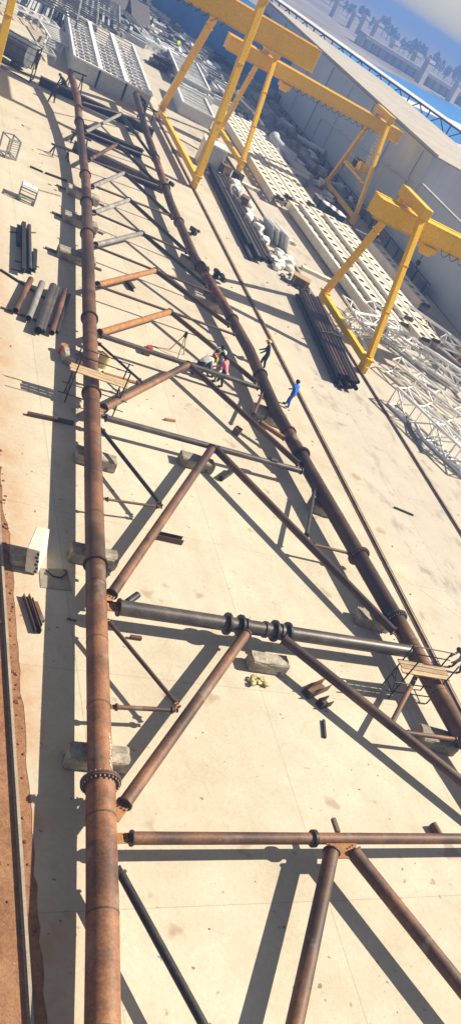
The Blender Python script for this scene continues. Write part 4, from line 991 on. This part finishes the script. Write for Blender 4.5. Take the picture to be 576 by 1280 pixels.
for i in range(60):
    f=rr.random(); px=290+f*135+rr.uniform(-10,18); py=140+f*118+rr.uniform(-18,10); p=G(px,py)
    s=(rr.uniform(.3,1.6),rr.uniform(.3,2.6),rr.uniform(.1,.6)); m=MB()
    for k in range(3): m.box((rr.uniform(-.5,.5),rr.uniform(-.6,.6),s[2]/2+.25*k+rr.uniform(0,.1)),s,rr.uniform(0,3))
    o=m.build('scrap_piece',rr.choice(['scrap','panel','white','mill','grey']),smooth=False); o.location=(p.x,p.y,0); tag(o,'jumbled plate scrap in the heap below the pale wall','scrap','plate scrap in the heap')
# ground clutter further up the yard: rows of stock
for i in range(120):
    f=rr.random(); px=175+f*115+rr.uniform(-35,45); py=12+f*100+rr.uniform(-22,28)
    if py<-8: continue
    p=G(px,py)
    if p.y>420 or p.y<118: continue
    m=MB(); nk=rr.randint(2,5); L=rr.uniform(2,7); a=rr.choice([0,pi/2])+rr.uniform(-.2,.2)
    for k in range(nk): m.box((k*.7-nk*.35,0,.3+.05*k),(.5,L,.5+rr.uniform(0,.8)),0)
    if rr.random()<.5: m.box((0,0,1.1),(nk*.7,.4,.5))
    o=m.build('stock_stack',rr.choice(['scrap','scrap','panel','white','black','grey']),smooth=False); o.location=(p.x,p.y,0); o.rotation_euler=(0,0,a); tag(o,'small stack of steel stock among the far yard clutter','steel stock','far stacks of steel stock')
for i in range(130):
    px=rr.uniform(10,330); py=rr.uniform(-6,75); p=G(px,py)
    if p.y>520 or p.y<150 : continue
    m=MB(); L=rr.uniform(3,9)
    for k in range(rr.randint(2,5)): m.beam((0,k*.9,.3),(L,k*.9+rr.uniform(-.3,.3),.3),.4,.5)
    o=m.build('stock_bars',rr.choice(['scrap','scrap','grey','black','mill','white']),smooth=False); o.location=(p.x,p.y,0); o.rotation_euler=(0,0,rr.uniform(-.4,.4)); tag(o,'loose steel bars strewn over the far end of the yard','steel stock','far loose bars')
# small grit: chips scattered on the slab, uncountable
m=MB(); rr=random.Random(77)
for i in range(170):
    x=rr.uniform(7.8,52); y=rr.uniform(8,95); s=rr.uniform(.015,.045)*(1+y/60)
    m.box((x,y,.02+s*.2),(s*rr.uniform(1,3),s,s*.5),rr.uniform(0,3))
MT['chip']=patchy('brown_chips',((.08,.05,.03),(.16,.10,.06),(.28,.20,.13)),3,.9)
tag(m.build('slab_litter','chip',smooth=False),'fine litter of chips and crumbs scattered on the concrete slab','litter',None,'stuff')
m=MB()
for i in range(900):
    x=rr.uniform(-1,6.9) if i%6 else rr.uniform(7.15,7.4); y=rr.uniform(10,75); s=rr.uniform(.02,.08)
    m.ball((x,y,.02),s,6,(1,1,.7),.3)
tag(m.build('soil_stones','soil',smooth=False),'small stones and clods scattered over the red soil','stones',None,'stuff')
# ------------------------------------------------------------------ light, sky, air
w=bpy.data.worlds.new('World'); sc.world=w; w.use_nodes=True; nt=w.node_tree
sky=nt.nodes.new('ShaderNodeTexSky'); sky.sky_type='NISHITA'; sky.sun_disc=False
EL=R(43); AZ=R(0)      # the sun stands over +X
sky.sun_elevation=EL; sky.sun_rotation=R(90); sky.air_density=1.0; sky.dust_density=.6; sky.ozone_density=2.0
hs=nt.nodes.new('ShaderNodeHueSaturation'); hs.inputs['Saturation'].default_value=.25; nt.links.new(sky.outputs[0],hs.inputs['Color']); nt.links.new(hs.outputs[0],nt.nodes['Background'].inputs[0]); nt.nodes['Background'].inputs[1].default_value=.05
sl=bpy.data.lights.new('sun','SUN'); sl.energy=5.0; sl.angle=R(.5); sl.color=(1,.905,.73)
so=bpy.data.objects.new('sun',sl); COL.objects.link(so); dirv=V((-math.cos(EL)*math.cos(AZ),-math.cos(EL)*math.sin(AZ),-math.sin(EL)))
so.rotation_euler=dirv.to_track_quat('-Z','Y').to_euler(); so.location=(60,20,60)
HAZE=.0016
hm,hnt,hb=newmat('blue_air'); hnt.nodes.remove(hb); pv=hnt.nodes.new('ShaderNodeVolumePrincipled'); pv.inputs['Color'].default_value=(.20,.34,.74,1); pv.inputs['Density'].default_value=HAZE; pv.inputs['Anisotropy'].default_value=.1
hnt.links.new(pv.outputs[0],hnt.nodes['Material Output'].inputs['Volume']); MT['haze']=hm
hz=MB().box((0,FAR/2-35,12),(2*FAR+20,FAR+80,26)).build('haze','haze',smooth=False); hz['kind']='stuff'; hz['label']='pale blue haze over the far yard'; hz['category']='haze'
vs=sc.view_settings; vs.view_transform='Standard'; vs.look='None'; vs.exposure=1.05; vs.gamma=1; vs.use_curve_mapping=False
